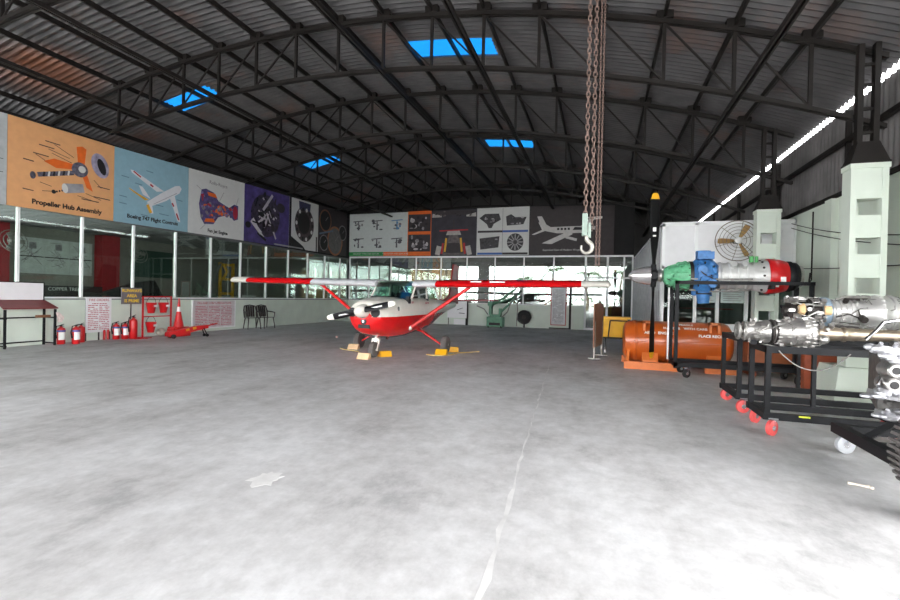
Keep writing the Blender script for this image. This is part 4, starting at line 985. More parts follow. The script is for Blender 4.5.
# ------------------------------------------------------------------ turboprop engine on tall stand
def caster(parent, x, y, r=0.07, m=wheel_red, ang=0):
    o = MB(); c_, s_ = math.cos(ang), math.sin(ang)
    for s in (-1,1): o.beam((x+s*0.025*-s_,y+s*0.025*c_,r),(x+s*0.03*-s_,y+s*0.03*c_,r*2+0.02),0.03,0.006,0,(c_,s_,0))
    o.box(x-0.045,x+0.045,y-0.045,y+0.045,r*2+0.015,r*2+0.03)
    fo = o.build('caster_fork', chrome, parent)
    w = MB(); w.lathe([(-0.022,r*0.8),(-0.018,r),(0.018,r),(0.022,r*0.8)],(x,y,r),(-s_,c_,0),20,0); w.lathe([(-0.026,r*0.35),(0.026,r*0.35)],(x,y,r),(-s_,c_,0),14,1)
    w.build('wheel', [m, chrome], fo)
S1 = thing('engine_stand','tall black engine stand carrying the propeller turbine','engine stand',(0,0,0))
for x,y in ((1.36,9.5),(1.36,10.15),(3.46,9.5),(3.46,10.15)): MB().box(x-0.03,x+0.03,y-0.03,y+0.03,0.17,1.79).build('leg', black_steel, S1)
for y in (9.5,10.15):
    MB().box(1.33,3.5,y-0.03,y+0.03,1.73,1.79).build('top_rail', black_steel, S1); MB().box(1.33,3.5,y-0.03,y+0.03,0.2,0.28).build('bottom_rail', black_steel, S1)
for x in (1.36,3.46):
    MB().box(x-0.03,x+0.03,9.5,10.15,0.2,0.26).build('cross_rail', black_steel, S1)
b = MB(); b.box(2.0,2.06,9.5,10.15,1.66,1.73); b.box(2.86,2.92,9.5,10.15,1.66,1.73); b.build('engine_mount', black_steel, S1)
MB().box(1.26,1.29,9.9,9.93,0.28,1.75).build('brace_tube', mat('white_tube',(225,222,224),0.4), S1)
for x,y in ((1.55,9.5),(1.55,10.15),(3.3,9.5),(3.3,10.15)): caster(S1,x,y,0.08,rubber,0.6)
EA = (0,9.88,1.90)
E1 = thing('turboprop_engine','turboprop with silver spinner, black propeller, green and blue housings and red ring','engine',EA)
ax = (1,0,0)
MB().lathe([(0.52,0.01),(0.54,0.05),(0.58,0.09),(0.66,0.135),(0.76,0.165),(0.86,0.18),(0.93,0.18)],(0,0,0),ax,28).build('spinner', mat('silver_spinner',(214,210,210),0.25,0.7,var=0.05), E1)
b = MB(); b.lathe([(0.93,0.10),(0.96,0.13),(1.03,0.13),(1.08,0.08)],(0,0,0),ax,20); b.lathe([(1.05,0.1),(1.12,0.13),(1.16,0.1)],(0,0,0),ax,20,1)
b.cyl((0.985,0,0),(0.985,0,0.22),0.07,0.05,12); b.cyl((0.985,0,0),(0.985,0,-0.22),0.07,0.05,12); b.cyl((0.985,-0.16,0),(0.985,0.16,0),0.07,None,12)
b.build('propeller_hub', [black_steel, metal], E1)
def big_blade(s):
    st = [(0.18,0.045,0.045,1.2),(0.3,0.07,0.035,1.1),(0.5,0.11,0.026,0.95),(0.8,0.14,0.02,0.75),(1.1,0.14,0.015,0.62),(1.35,0.125,0.012,0.55),(1.49,0.12,0.01,0.52),(1.50,0.12,0.01,0.52),(1.58,0.09,0.008,0.5),(1.62,0.05,0.006,0.5)]
    rings = []
    for r_, hw, th, tw in st:
        tw = tw-0.15+(0.55 if s < 0 else -0.05); ring = []
        for i in range(14):
            a = 2*PI*i/14; u, v = hw*math.cos(a), th*math.sin(a)
            ring.append((0.985+s*(u*math.cos(tw)-v*math.sin(tw))*0.75, (u*math.sin(tw)+v*math.cos(tw))*s, s*r_))
        rings.append(ring)
    return MB().loft(rings,[0]*7+[1,1])
for s in (1,-1):
    o = big_blade(s).build('propeller_blade', [mat('blade_black',(10,10,11),0.6,spec=0.2), yellow], E1)
    if s > 0:
        b = MB(); b.box(0.95,1.01,-0.05,-0.045,0.86,0.94); b.box(0.95,1.01,-0.05,-0.045,0.76,0.79); b.build('blade_label', casing_grey, o)
rr = random.Random(21)
b = MB(); b.lathe([(1.16,0.12),(1.2,0.17),(1.36,0.21),(1.52,0.26),(1.6,0.27)],(0,0,0),ax,26)
for k in range(5):
    a = 2*PI*k/5+0.4; b.cyl((1.2+0.03*(k%3),0.17*math.cos(a),0.17*math.sin(a)),(1.55,0.27*math.cos(a),0.27*math.sin(a)),0.018,None,8)
for k in range(7):
    a = rr.uniform(0,6.28); b.obox((rr.uniform(1.3,1.5),0.23*math.cos(a),0.23*math.sin(a)),(0.1,0.08,0.08),(a,0,0.3))
for k in range(26):
    a = rr.uniform(0,6.28); x = rr.uniform(1.22,1.56); q = 0.18+0.24*(x-1.2); b.cyl((x,q*math.cos(a),q*math.sin(a)),(x,(q+0.03)*math.cos(a),(q+0.03)*math.sin(a)),rr.uniform(0.012,0.035),None,8)
b.build('reduction_gearbox', gear_green, E1)
b = MB()
for k in range(12):
    a = 2*PI*k/12; b.cyl((1.57,0.255*math.cos(a),0.255*math.sin(a)),(1.62,0.255*math.cos(a),0.255*math.sin(a)),0.016,None,6)
for k in range(2):
    a = rr.uniform(2.4,4.6); b.tube([(1.2,0.2*math.cos(a),0.2*math.sin(a)),(1.35,0.25*math.cos(a+.2),0.25*math.sin(a+.2)),(1.6,0.29*math.cos(a),0.29*math.sin(a))],0.007,6)
b.build('gearbox_pipe', metal_dark, E1)
MB().lathe([(1.6,0.28),(1.66,0.28)],(0,0,0),ax,26).build('mount_ring', metal_dark, E1)
b = MB(); b.lathe([(1.66,0.26),(1.72,0.33),(1.9,0.35),(2.0,0.31),(2.06,0.25)],(0,0,0),ax,24)
b.cyl((1.84,-0.05,0.2),(1.84,-0.05,0.47),0.12,0.13,16); b.cyl((1.84,-0.05,-0.2),(1.86,-0.05,-0.52),0.14,0.10,16)
b.box(1.7,1.98,-0.3,-0.1,0.3,0.44); b.cyl((1.95,-0.2,0.1),(2.05,-0.24,0.1),0.1,None,14); b.cyl((1.78,-0.36,0.1),(1.78,-0.2,0.1),0.08,None,14); b.cyl((1.95,-0.38,-0.15),(1.95,-0.1,-0.15),0.08,None,14)
for k in range(14):
    a = rr.uniform(2.2,5.2); x = rr.uniform(1.7,2.0); b.cyl((x,0.3*math.cos(a),0.3*math.sin(a)),(x+0.01,0.38*math.cos(a),0.38*math.sin(a)),rr.uniform(0.02,0.04),None,8)
b.build('intake_housing', gear_blue, E1)
b = MB()
for k in range(16):
    a = rr.uniform(2.4,4.4); x = rr.uniform(1.68,2.02); b.cyl((x,0.34*math.cos(a),0.34*math.sin(a)),(x,0.375*math.cos(a),0.375*math.sin(a)),0.014,None,6)
for z in (0.3,0.44): b.torus((1.84,-0.05,z),(0,0,1),0.125,0.012,18,6)
b.torus((1.85,-0.05,-0.34),(0,0,1),0.13,0.012,18,6)
b.tube([(1.7,-0.33,0.12),(1.8,-0.37,0.02),(1.95,-0.36,-0.06),(2.05,-0.28,-0.1)],0.012,6)
b.build('housing_bolts', metal_dark, E1)
b = MB(); b.cyl((1.84,-0.185,0.36),(1.84,-0.16,0.36),0.04,None,14); b.build('port_hole', print_black, E1)
b = MB(); prof = [(2.04,0.24)]
for k in range(4): x = 2.1+k*0.14; prof += [(x,0.245),(x+0.01,0.262),(x+0.035,0.262),(x+0.045,0.245)]
b.lathe(prof+[(2.66,0.245)],(0,0,0),ax,32); b.build('compressor_casing', casing_grey, E1)
for x in (2.3,2.48): MB().cyl((x,-0.17,0.16),(x,-0.26,0.22),0.055,0.06,14).build('access_port', casing_grey, E1)
b = MB(); b.lathe([(2.64,0.25),(2.7,0.27),(2.86,0.30),(2.88,0.30)],(0,0,0),ax,30)
for k in range(12): a = 2*PI*k/12; b.cyl((2.78,0.28*math.cos(a),0.28*math.sin(a)),(2.78,0.30*math.cos(a),0.30*math.sin(a)),0.02,None,8,1)
b.build('combustor_casing', [casing_grey, metal_dark], E1)
MB().lathe([(2.87,0.315),(2.89,0.325),(3.05,0.31),(3.16,0.28),(3.18,0.27)],(0,0,0),ax,32).build('turbine_ring', red_paint, E1)
b = MB(); b.box(3.02,3.1,-0.325,-0.31,-0.12,-0.02); b.box(2.96,3.0,-0.3,-0.27,-0.2,-0.14); b.build('ring_label', ext_white, E1)
MB().lathe([(3.18,0.26),(3.2,0.275),(3.25,0.275),(3.26,0.24),(3.28,0.24),(3.29,0.255),(3.33,0.25),(3.36,0.22)],(0,0,0),ax,32).build('exhaust_collar', black_steel, E1)
MB().lathe([(3.36,0.2),(3.42,0.19),(3.42,0.16)],(0,0,0),ax,28).build('exhaust_cone', metal, E1)
b = MB(); b.cyl((2.62,-0.1,0.25),(2.62,-0.1,0.36),0.04,None,10); b.cyl((2.7,-0.1,0.25),(2.7,-0.1,0.36),0.03,None,10); b.build('green_fitting', mat('green_cap',(80,160,90),0.5), E1)
b = MB()
for k in range(8):
    a = rr.uniform(3.3,4.6); b.tube([(1.6,0.3*math.cos(a),0.3*math.sin(a)),(2.0,0.33*math.cos(a),0.33*math.sin(a)),(2.6,0.29*math.cos(a),0.29*math.sin(a))],0.01,6)
b.build('pipework', metal_dull, E1)

# ------------------------------------------------------------------ bare engines on caster stands
def frame_stand(label, x0, x1, y0, y1, zt, wheel=wheel_red, zb=0.19):
    t = thing('engine_stand', label, 'engine stand')
    for x in (x0,x1):
        for y in (y0,y1):
            MB().box(x-0.025,x+0.025,y-0.025,y+0.025,zb,zt).build('leg', black_steel, t)
            caster(t, x+0.05, y, 0.082, wheel, 0.75 if y < 6.5 else 0.3)
    MB().box((x0+x1)/2-0.02,(x0+x1)/2+0.02,y1-0.02,y1+0.02,zb,zt).build('leg', black_steel, t)
    for y in (y0,y1):
        MB().box(x0-0.025,x1+0.025,y-0.03,y+0.03,zt-0.07,zt).build('top_rail', black_steel, t)
        MB().box(x0-0.04,x1+0.04,y-0.03,y+0.03,zb-0.02,zb+0.05).build('bottom_rail', black_steel, t)
    for x in (x0,x1):
        MB().box(x-0.025,x+0.025,y0,y1,zt-0.07,zt).build('cross_rail', black_steel, t); MB().box(x-0.03,x+0.03,y0,y1,zb-0.02,zb+0.05).build('cross_rail', black_steel, t)
    return t
FB = frame_stand('front black caster stand carrying the slim silver engine',1.72,2.95,5.75,6.3,0.95)
b = MB(); b.box(2.0,2.1,5.716,5.72,0.222,0.238); b.build('yellow_tape', mat('yellow_green_tape',(200,210,60),0.5), FB)
FC = frame_stand('second black caster stand, behind the front one, carrying the larger engine',1.72,3.55,6.8,7.6,0.98)

def ringbolts(b, x, r, n, br=0.012, m=0, l=0.02):
    for k in range(n):
        a = 2*PI*k/n; b.cyl((x-l,r*math.cos(a),r*math.sin(a)),(x+l,r*math.cos(a),r*math.sin(a)),br,None,6,m)
def pipes(b, x0, x1, r, n, seed, rad=0.009, m=0, spread=0.03):
    q = random.Random(seed)
    for k in range(n):
        a = q.uniform(0,2*PI); x = q.uniform(x0,x1); pts = []
        for j in range(6):
            pts.append((x, (r+q.uniform(0,spread))*math.cos(a), (r+q.uniform(0,spread))*math.sin(a))); x = min(x1,max(x0,x+q.uniform(-0.05,0.14))); a += q.uniform(-0.35,0.35)
        b.tube(pts, rad*q.uniform(0.7,1.4), 6, m)
def lumps(b, x0, x1, r, n, seed, s=0.04, m=0):
    q = random.Random(seed)
    for k in range(n):
        a = q.uniform(0,2*PI); x = q.uniform(x0,x1); d = Vector((0,math.cos(a),math.sin(a))); p = Vector((x,0,0))+d*r*0.95
        if q.random() < 0.55: b.cyl(p, p+d*q.uniform(0.02,s*1.6), q.uniform(0.3,0.7)*s, None, 10, m)
        else: b.obox(p+d*s*0.4, (q.uniform(0.6,1.6)*s,s,s*q.uniform(0.6,1.2)), (a,0,0), m)
E2 = thing('turbine_engine','slim silver turbine engine with long exhaust tube on the front stand','engine',(0,6.03,1.09))
b = MB(); b.torus((1.5,0,0),ax,0.085,0.018,20,8); b.torus((1.56,0,0),ax,0.1,0.012,20,8)
for k in range(6): a = 2*PI*k/6; b.beam((1.49,0,0),(1.53,0.085*math.cos(a),0.085*math.sin(a)),0.015,0.02)
b.lathe([(1.47,0.03),(1.54,0.035)],(0,0,0),ax,14); b.build('front_frame', metal_dull, E2)
b = MB(); b.lathe([(1.54,0.09),(1.58,0.105),(1.6,0.1),(1.74,0.115),(1.76,0.13),(1.79,0.13),(1.8,0.1)],(0,0,0),ax,28); ringbolts(b,1.775,0.12,18,0.008); lumps(b,1.58,1.74,0.105,14,31,0.03); b.build('compressor_casing', metal, E2)
b = MB(); b.torus((1.82,0,0),ax,0.125,0.014,24,8); b.torus((1.86,0,0),ax,0.12,0.012,24,8); b.build('clamp_band', metal_dark, E2)
b = MB(); b.lathe([(1.84,0.12),(1.88,0.13),(2.02,0.155),(2.1,0.16),(2.14,0.165),(2.17,0.155),(2.2,0.15),(2.24,0.1),(2.26,0.075)],(0,0,0),ax,32)
ringbolts(b,2.12,0.163,22,0.01); ringbolts(b,1.88,0.13,16,0.008); ringbolts(b,2.19,0.15,18,0.008); lumps(b,1.9,2.18,0.15,26,33,0.035); b.build('combustor_casing', metal, E2)
b = MB(); pipes(b,1.58,2.25,0.14,12,35,0.007); b.build('pipework', metal_dull, E2)
b = MB(); b.lathe([(2.24,0.08),(2.28,0.085),(2.42,0.075),(2.46,0.068),(2.48,0.08),(2.5,0.08),(2.52,0.068),(2.58,0.072),(2.6,0.066),(3.05,0.066)],(0,0,0),ax,26); b.build('exhaust_tube', metal_tan, E2)
b = MB(); b.sphere((2.28,-0.1,-0.06),0.05,12); lumps(b,2.24,2.36,0.1,8,36,0.03); b.build('fuel_control', metal, E2)
b = MB(); b.box(1.62,1.68,-0.03,0.03,-0.15,-0.1); b.box(2.06,2.12,-0.05,0.05,-0.15,-0.12); b.box(2.8,2.86,-0.04,0.04,-0.15,-0.06); b.build('mount_foot', black_steel, E2)
b = MB(); b.tube([(1.8+0.62*i/16,-0.33,-0.18-0.75*(i/16)*(1-i/16)) for i in range(17)],0.006,8); tag(b.build('drooping_hose', metal_dull),'thin grey hose drooping under the front stand top rail','hose'); b = None
bpy.data.objects['drooping_hose'].location = (0,6.03,1.09)
E3 = thing('turbine_engine','large silver jet engine with dense dark pipework at its front, behind the slim one','engine',(0,7.2,1.31))
b = MB(); b.lathe([(2.3,0.05),(2.34,0.1),(2.42,0.13),(2.7,0.13),(2.72,0.16)],(0,0,0),ax,24); b.build('accessory_core', metal_dark, E3)
b = MB(); pipes(b,2.3,2.72,0.14,46,41,0.009,0,0.06); lumps(b,2.32,2.7,0.15,34,42,0.05); b.build('pipework', metal, E3)
b = MB(); pipes(b,2.3,2.7,0.13,26,45,0.008,0,0.06); lumps(b,2.3,2.72,0.13,16,46,0.05); b.build('dark_pipework', metal_dark, E3)
b = MB(); b.lathe([(2.43,0.05),(2.48,0.08),(2.5,0.05)],(0,-0.15,0.03),ax,18); b.build('tan_cap', mat('tan_bearing',(226,190,140),0.5), E3)
b = MB(); b.cyl((2.7,-0.16,0.02),(2.77,-0.17,0.02),0.06,None,14); b.build('tan_coupling', bpy.data.materials['tan_bearing'], E3)
b = MB(); b.lathe([(2.7,0.16),(2.72,0.19),(2.78,0.19),(2.8,0.17)],(0,0,0),ax,28); b.build('blue_flange', mat('pale_blue_grey',(150,168,184),0.4,0.4), E3)
b = MB(); prof = [(2.8,0.15)]
for k in range(5): x = 2.83+k*0.055; prof += [(x,0.152),(x+0.006,0.166),(x+0.02,0.166),(x+0.026,0.152)]
b.lathe(prof+[(3.12,0.155),(3.2,0.19),(3.27,0.225),(3.31,0.23),(3.33,0.215),(3.4,0.215),(3.41,0.23),(3.44,0.23),(3.45,0.21),(3.75,0.2)],(0,0,0),ax,34); ringbolts(b,3.3,0.225,24,0.009); lumps(b,2.82,3.1,0.155,12,43,0.03); b.build('main_casing', mat('pale_casing_metal',(204,202,200),0.38,0.6,var=0.06), E3)
b = MB(); b.tube([(2.85,-0.08,0.16),(2.95,-0.08,0.2),(3.1,-0.08,0.2),(3.2,-0.1,0.2)],0.018,8); b.tube([(2.78,-0.1,-0.14),(3.08,-0.12,-0.16),(3.16,-0.14,-0.24),(3.26,-0.12,-0.26),(3.36,-0.12,-0.18)],0.014,8); pipes(b,2.8,3.5,0.2,12,44,0.007,0,0.02); b.build('external_pipe', metal_dull, E3)
b = MB(); lumps(b,2.75,3.2,0.17,10,47,0.06); b.box(2.86,3.1,-0.1,0.1,-0.3,-0.14); pipes(b,2.74,3.3,0.18,6,48,0.007,0,0.03); b.build('oil_tank', metal_dark, E3)
b = MB(); b.box(2.5,2.56,-0.06,0.06,-0.33,-0.1); b.box(3.3,3.36,-0.06,0.06,-0.33,-0.2); b.build('mount_foot', black_steel, E3)

# nearest radial/piston engine on trailer frame
FD = thing('engine_trailer','low black angle-iron trailer frame on a clear caster at the right edge','engine stand')
MB().beam((2.17,5.35,0.24),(2.17,4.22,0.24),0.08,0.09).build('side_beam', black_steel, FD); MB().beam((2.2,5.3,0.24),(3.4,5.3,0.24),0.08,0.07).build('end_beam', black_steel, FD)
MB().beam((3.2,5.3,0.24),(3.2,3.9,0.24),0.08,0.09).build('side_beam', black_steel, FD)
MB().beam((2.2,4.75,0.24),(3.2,4.75,0.24),0.06,0.06).build('end_beam', black_steel, FD)
MB().beam((2.2,4.9,0.26),(2.42,4.5,0.66),0.035,0.05).build('brace', black_steel, FD); MB().beam((2.5,4.6,0.24),(2.5,4.6,0.8),0.07,0.07).build('post', black_steel, FD)
caster(FD,2.24,5.33,0.085,mat('grey_clear_wheel',(168,170,174),0.3),0.3)
E4 = thing('piston_engine','bright cast aluminium piston engine at the right edge above the lug tyre','engine',(2.22,4.5,0.86))
b = MB(); b.loft([[(-0.12,-0.16,-0.22),(0.5,-0.16,-0.3),(0.5,-0.16,0.3),(-0.1,-0.16,0.2)],[(-0.17,-0.08,-0.26),(0.55,-0.08,-0.34),(0.55,-0.08,0.33),(-0.15,-0.08,0.24)],[(-0.08,0.25,-0.2),(0.5,0.25,-0.32),(0.5,0.25,0.3),(-0.08,0.25,0.18)]])
rq = random.Random(52)
for k in range(30):
    x = rq.uniform(-0.18,0.3); z = rq.uniform(-0.28,0.28); r_ = rq.uniform(0.012,0.03); b.cyl((x,-0.14,z),(x,-0.16-rq.uniform(0.02,0.06),z),r_,None,10)
b.build('crankcase', mat('grey_cast_crankcase',(92,90,88),0.5,0.5,var=0.3,scale=18,bump=0.3), E4, bevel=0.015)
bright = mat('bright_aluminium',(182,182,186),0.35,0.75,var=0.12,scale=20,bump=0.2)
for z0, xa in ((0.22,-0.29),(-0.12,-0.29),(-0.27,-0.24)):
    b = MB()
    for k in range(9):
        x = xa+0.03*k+rq.uniform(0,0.02); z = z0+0.012*k*(-1 if z0 > 0 else 0.3)+rq.uniform(-0.02,0.02)
        b.sphere((x,-0.22+rq.uniform(-0.05,0.03),z),rq.uniform(0.03,0.05),10,0,(1.3,1,rq.uniform(0.5,0.9)))
    b.beam((xa+0.02,-0.2,z0+0.01),(xa+0.32,-0.2,z0-0.03),0.09,0.05)
    for k in range(3): x = xa+0.05+0.09*k; b.cyl((x,-0.24,z0+0.02),(x,-0.27,z0+0.05),0.014,None,8)
    b.build('rocker_cover', bright, E4)
for x, z in ((-0.15,0.07),(-0.16,-0.035)):
    b = MB(); b.lathe([(-0.28,0.042),(-0.27,0.05),(-0.2,0.05),(-0.14,0.06)],(x,0,z),(0,1,0),20); b.build('exhaust_port', metal, E4); MB().lathe([(-0.283,0.028),(-0.27,0.028)],(x,0,z),(0,1,0),16).build('port_hole', print_black, E4)
b = MB(); b.tube([(-0.26,-0.1,0.28),(-0.2,-0.12,0.36),(-0.16,-0.12,0.42),(-0.05,-0.1,0.44)],0.012,8); b.tube([(-0.2,-0.2,0.0),(-0.24,-0.24,-0.04),(-0.22,-0.22,-0.1)],0.01,8); b.tube([(-0.1,-0.2,-0.3),(-0.02,-0.22,-0.2),(0.08,-0.22,-0.05)],0.01,8); b.build('oil_pipe', chrome, E4)
# lug tyre
LT = thing('tractor_tyre','grey-brown lugged tyre standing cut off by the right edge','tyre',(2.31,3.8,0),R_(-12))
b = MB(); b.lathe([(-0.14,0.22),(-0.15,0.33),(-0.12,0.38),(0.12,0.38),(0.15,0.33),(0.14,0.22)],(0,0,0.41),(0,1,0),40); b.build('carcass', tyre_grey, LT)
b = MB()
for k in range(54):
    a = 2*PI*k/54
    for s in (-1,1): b.obox((0.388*math.cos(a+s*0.05),s*0.075,0.41+0.388*math.sin(a+s*0.05)),(0.022,0.15,0.02),(0,-a,s*0.25))
b.build('tread_lugs', tyre_grey, LT); MB().lathe([(-0.08,0.22),(-0.05,0.05),(0.05,0.05),(0.08,0.22)],(0,0,0.41),(0,1,0),26).build('rim', metal_dark, LT)
# bone-shaped offcut
b = MB(); b.tube([(1.88,4.42,0.012),(1.95,4.4,0.012),(2.0,4.38,0.012)],[0.012,0.008,0.014],8); b.sphere((2.01,4.36,0.012),0.014,8); b.sphere((2.0,4.39,0.012),0.014,8)
tag(b.build('wood_offcut', mat('pale_wood_chip',(222,212,200),0.8)),'small pale stick lying on the floor near the lug tyre','stick')

# ------------------------------------------------------------------ wall fan
F = thing('wall_fan','large round wall fan with tan blades and wire guard beside the column','fan',(2.97,12.15,2.83)); F.scale = (0.92,1,0.92)
for r_ in (0.5,0.42,0.34,0.26,0.18): MB().torus((0,-0.06 if r_ < 0.5 else 0,0),(0,1,0),r_,0.006 if r_<0.5 else 0.012,40,6).build('guard_ring', mat('fan_wire',(122,112,104),0.5,0.3), F)
b = MB()
for k in range(6): a = 2*PI*k/6+0.3; b.tube([(0.08*math.cos(a),-0.08,0.08*math.sin(a)),(0.3*math.cos(a),-0.07,0.3*math.sin(a)),(0.5*math.cos(a),0,0.5*math.sin(a))],0.006,6)
b.build('guard_spokes', mat('fan_olive',(96,100,60),0.5), F)
for k in range(3):
    a = 2*PI*k/3+1.05; b = MB(); rings = []
    for r_, w_ in ((0.08,0.05),(0.2,0.1),(0.38,0.13),(0.44,0.1)):
        c_, s_ = math.cos(a), math.sin(a); rings.append([(r_*c_-q*s_, y, r_*s_+q*c_) for q,y in ((-w_/2,-0.03),(w_/2,0.02),(w_/2,0.026),(-w_/2,-0.024))])
    b.loft(rings); b.build('blade', mat('fan_tan_blade',(176,140,88),0.4,0.3), F)
MB().lathe([(-0.09,0.06),(-0.08,0.085),(-0.04,0.09),(0.1,0.07)],(0,0,0),(0,1,0),20).build('hub', casing_grey, F)
MB().cyl((0,0.1,0),(0,0.28,0),0.04,None,10).build('wall_bracket', steel_dark, F)
b = MB(); b.tube([(0.08,0.02,-0.05),(0.16,0.0,-0.3),(0.38,0.05,-0.55)],0.01,6); b.build('power_cord', print_black, F)

# ------------------------------------------------------------------ cables on the right wall
for k, (l, z0, z1, sg) in enumerate([('thin dark cable sagging across the right wall, uppermost',3.2,2.25,0.35),('thin dark cable sagging across the right wall, middle one',3.1,2.05,0.3),('thin dark cable sagging across the right wall, lowest',2.2,1.95,0.1)]):
    pts = [(4.03,12.2+(6.2-12.3)*i/14, z0+(z1-z0)*i/14-sg*4*(i/14)*(1-i/14)*0.5) for i in range(15)]
    b = MB(); b.tube(pts,0.008,6); tag(b.build('cable', print_black), l, 'cable')
b = MB(); b.tube([(4.1,11.3,3.3),(4.1,11.3,1.9),(4.06,11.3,1.85),(4.06,11.25,2.05)],0.015,8); tag(b.build('wall_conduit', steel_dark),'dark vertical conduit on the right wall beside the office corner','conduit')

# ------------------------------------------------------------------ chain hoist
H = thing('chain_hoist','chain hoist with pale block and hook hanging from the roof','hoist',(-0.145,5.0,-0.07))
def links(b, x, y, z0, z1, pitch, w, r, n=10, k=5):
    z = z0; i = 0
    while z < z1:
        u = Vector((1,0.3,0)).normalized() if i%2 == 0 else Vector((-0.3,1,0)).normalized()
        pts = []
        for j in range(n):
            a = 2*PI*j/n; pts.append(Vector((x,y,z+pitch/2))+u*(w/2*math.cos(a))+Vector((0,0,1))*(pitch*0.66*math.sin(a)))
        b.tube(pts, r, k, 0, True); z += pitch; i += 1
b = MB(); links(b,-0.02,0,2.33,5.0,0.056,0.036,0.0065); b.build('load_chain', chain_m, H)
b = MB(); links(b,0.045,0.02,2.2,5.0,0.056,0.036,0.0065); b.build('load_chain', chain_m, H)
b = MB(); links(b,0.095,0.0,1.75,5.0,0.03,0.016,0.003,8,4); links(b,0.125,0.0,1.75,5.0,0.03,0.016,0.003,8,4); b.build('hand_chain', chain_m, H)
b = MB(); b.box(-0.05,0.005,-0.03,0.03,2.13,2.36); b.box(0.01,0.04,-0.03,0.03,2.11,2.26); b.build('hook_block', mat('pale_green_block',(122,138,128),0.5,var=0.15,scale=15), H, bevel=0.005)
b = MB(); hp = [(0,0,2.14),(0,0,2.09)]; hr = [0.022,0.022]
for j in range(13):
    a = R_(70)-R_(270)*j/12; hp.append((0.0+0.055*math.cos(a),0,2.01+0.06*math.sin(a))); hr.append(0.024-0.001*j if j < 11 else 0.012)
b.tube(hp, hr, 10); b.build('hook', mat('pale_hook_metal',(150,146,138),0.4,0.4), H)
b = MB(); b.lathe([(-0.12,0.1),(-0.1,0.14),(0.1,0.14),(0.12,0.1)],(0.04,0,5.06),(0,1,0),20); b.cyl((0.04,0,5.15),(0.04,0,5.36),0.03,None,8); b.build('hoist_body', steel_dark, H)

# ------------------------------------------------------------------ things behind the left glazing
for i, y in enumerate((9.55,10.3,11.05)):
    t = thing('display_board', ['pale display board behind the glass, nearest the first red pillar','pale display board behind the glass, middle of its row','pale display board behind the glass, nearest the second red pillar'][i], 'display board', (-17.445,y+0.15,0), LW)
    MB().box(0,0.74,0,0.05,1.85,3.0).build('board', mat('display_board_pale',(190,194,192),0.5), t); MB().box(0,0.72,-0.01,0.0,2.38,2.41).build('divider', steel_dark, t)
    b = MB(); rr = random.Random(60+i)
    for k in range(9): b.poly(bar(rr.uniform(0.05,0.4),rr.uniform(1.95,2.9),rr.uniform(0.4,0.68),rr.uniform(1.95,2.9),0.015),-0.005,0.003)
    b.poly([(0.3,2.65),(0.5,2.65),(0.5,2.85),(0.3,2.85)],-0.008,0.003); b.build('drawing', print_grey, t)
for y0,y1,l in ((8.4,9.3,'red pillar behind the glass by the orange banner'),(12.05,12.7,'red pillar behind the glass by the blue banner')):
    tag(MB().box(-17.49,-17.1,y0,y1,0,3.34).build('red_pillar', mat('classroom_red',(150,30,38),0.5)), l, 'pillar')
tag(MB().box(-17.495,-17.4,13.4,15.2,1.9,2.98).build('chalkboard', mat('chalk_green',(28,62,52),0.6)),'dark green chalkboard seen through the left glazing','chalkboard')
b = MB(); b.box(-16.0,-15.0,8.7,10.6,0.0,1.46); b.prism([(-16,11.0,1.2),(-16,13.5,0.9),(-16,13.0,1.75),(-16,12.2,1.6)],(0.3,0,0)); o = b.build('display_bench', print_black); tag(o,'black display bench and dark panel behind the glass near the desk','bench')
text('lettering','COPPER TREE',0.14,(-14.995,9.5,1.36),(PI/2,0,PI/2),print_white,None).parent = o
YS_ = thing('engine_hoist_frame','yellow metal lifting frame seen through the left glazing','frame',(-16.2,16.6,0),LW)
for x in (0,0.75): MB().box(x-0.05,x+0.05,-0.05,0.05,0,2.7).build('post', yellow, YS_)
for z in (1.3,1.95,2.6): MB().box(0,0.75,-0.05,0.05,z-0.05,z+0.06).build('rail', yellow, YS_)
b = MB(); b.tube([(0.2,0,2.6),(0.3,-0.1,2.3),(0.2,0,2.0)],0.07,8); b.build('lift_arm', yellow, YS_)
LD = thing('step_ladder','grey step ladder leaning behind the left glazing beside the yellow frame','ladder',(-15.6,14.8,0),LW)
for dy in (0,0.4): MB().beam((0,dy,0.0),(1.2,dy,2.6),0.05,0.08).build('rail', metal_dull, LD)
b = MB()
for k in range(8): f_ = (k+1)/9; b.box(1.2*f_-0.04,1.2*f_+0.04,0,0.4,2.6*f_-0.01,2.6*f_+0.01)
b.build('step', metal_dull, LD)
for y,l in ((9.1,'round grey wall fan behind the glass near the first red pillar'),(13.0,'round grey wall fan behind the glass above the second red pillar')):
    t = thing('wall_fan', l, 'fan', (-16.55,y,2.75))
    for r_ in (0.35,0.25,0.15): MB().torus((0,0,0),(1,0,0.3),r_,0.012,24,6).build('guard_ring', metal_dull, t)
    b = MB()
    for k in range(3): a = 2*PI*k/3; b.obox((0,0.16*math.cos(a),0.16*math.sin(a)),(0.02,0.24,0.12),(a,0,0))
    b.build('blade', metal_dull, t); MB().cyl((-0.15,0,0),(0.03,0,0),0.07,None,12).build('hub', metal_dull, t)
def fill_lamp_mat():
    m = bpy.data.materials.new('fill_lamp_glow'); m.use_nodes = True; b_ = m.node_tree.nodes['Principled BSDF']
    b_.inputs['Emission Color'].default_value = (1,0.97,0.9,1); b_.inputs['Emission Strength'].default_value = 45.0; return m
lm = fill_lamp_mat()
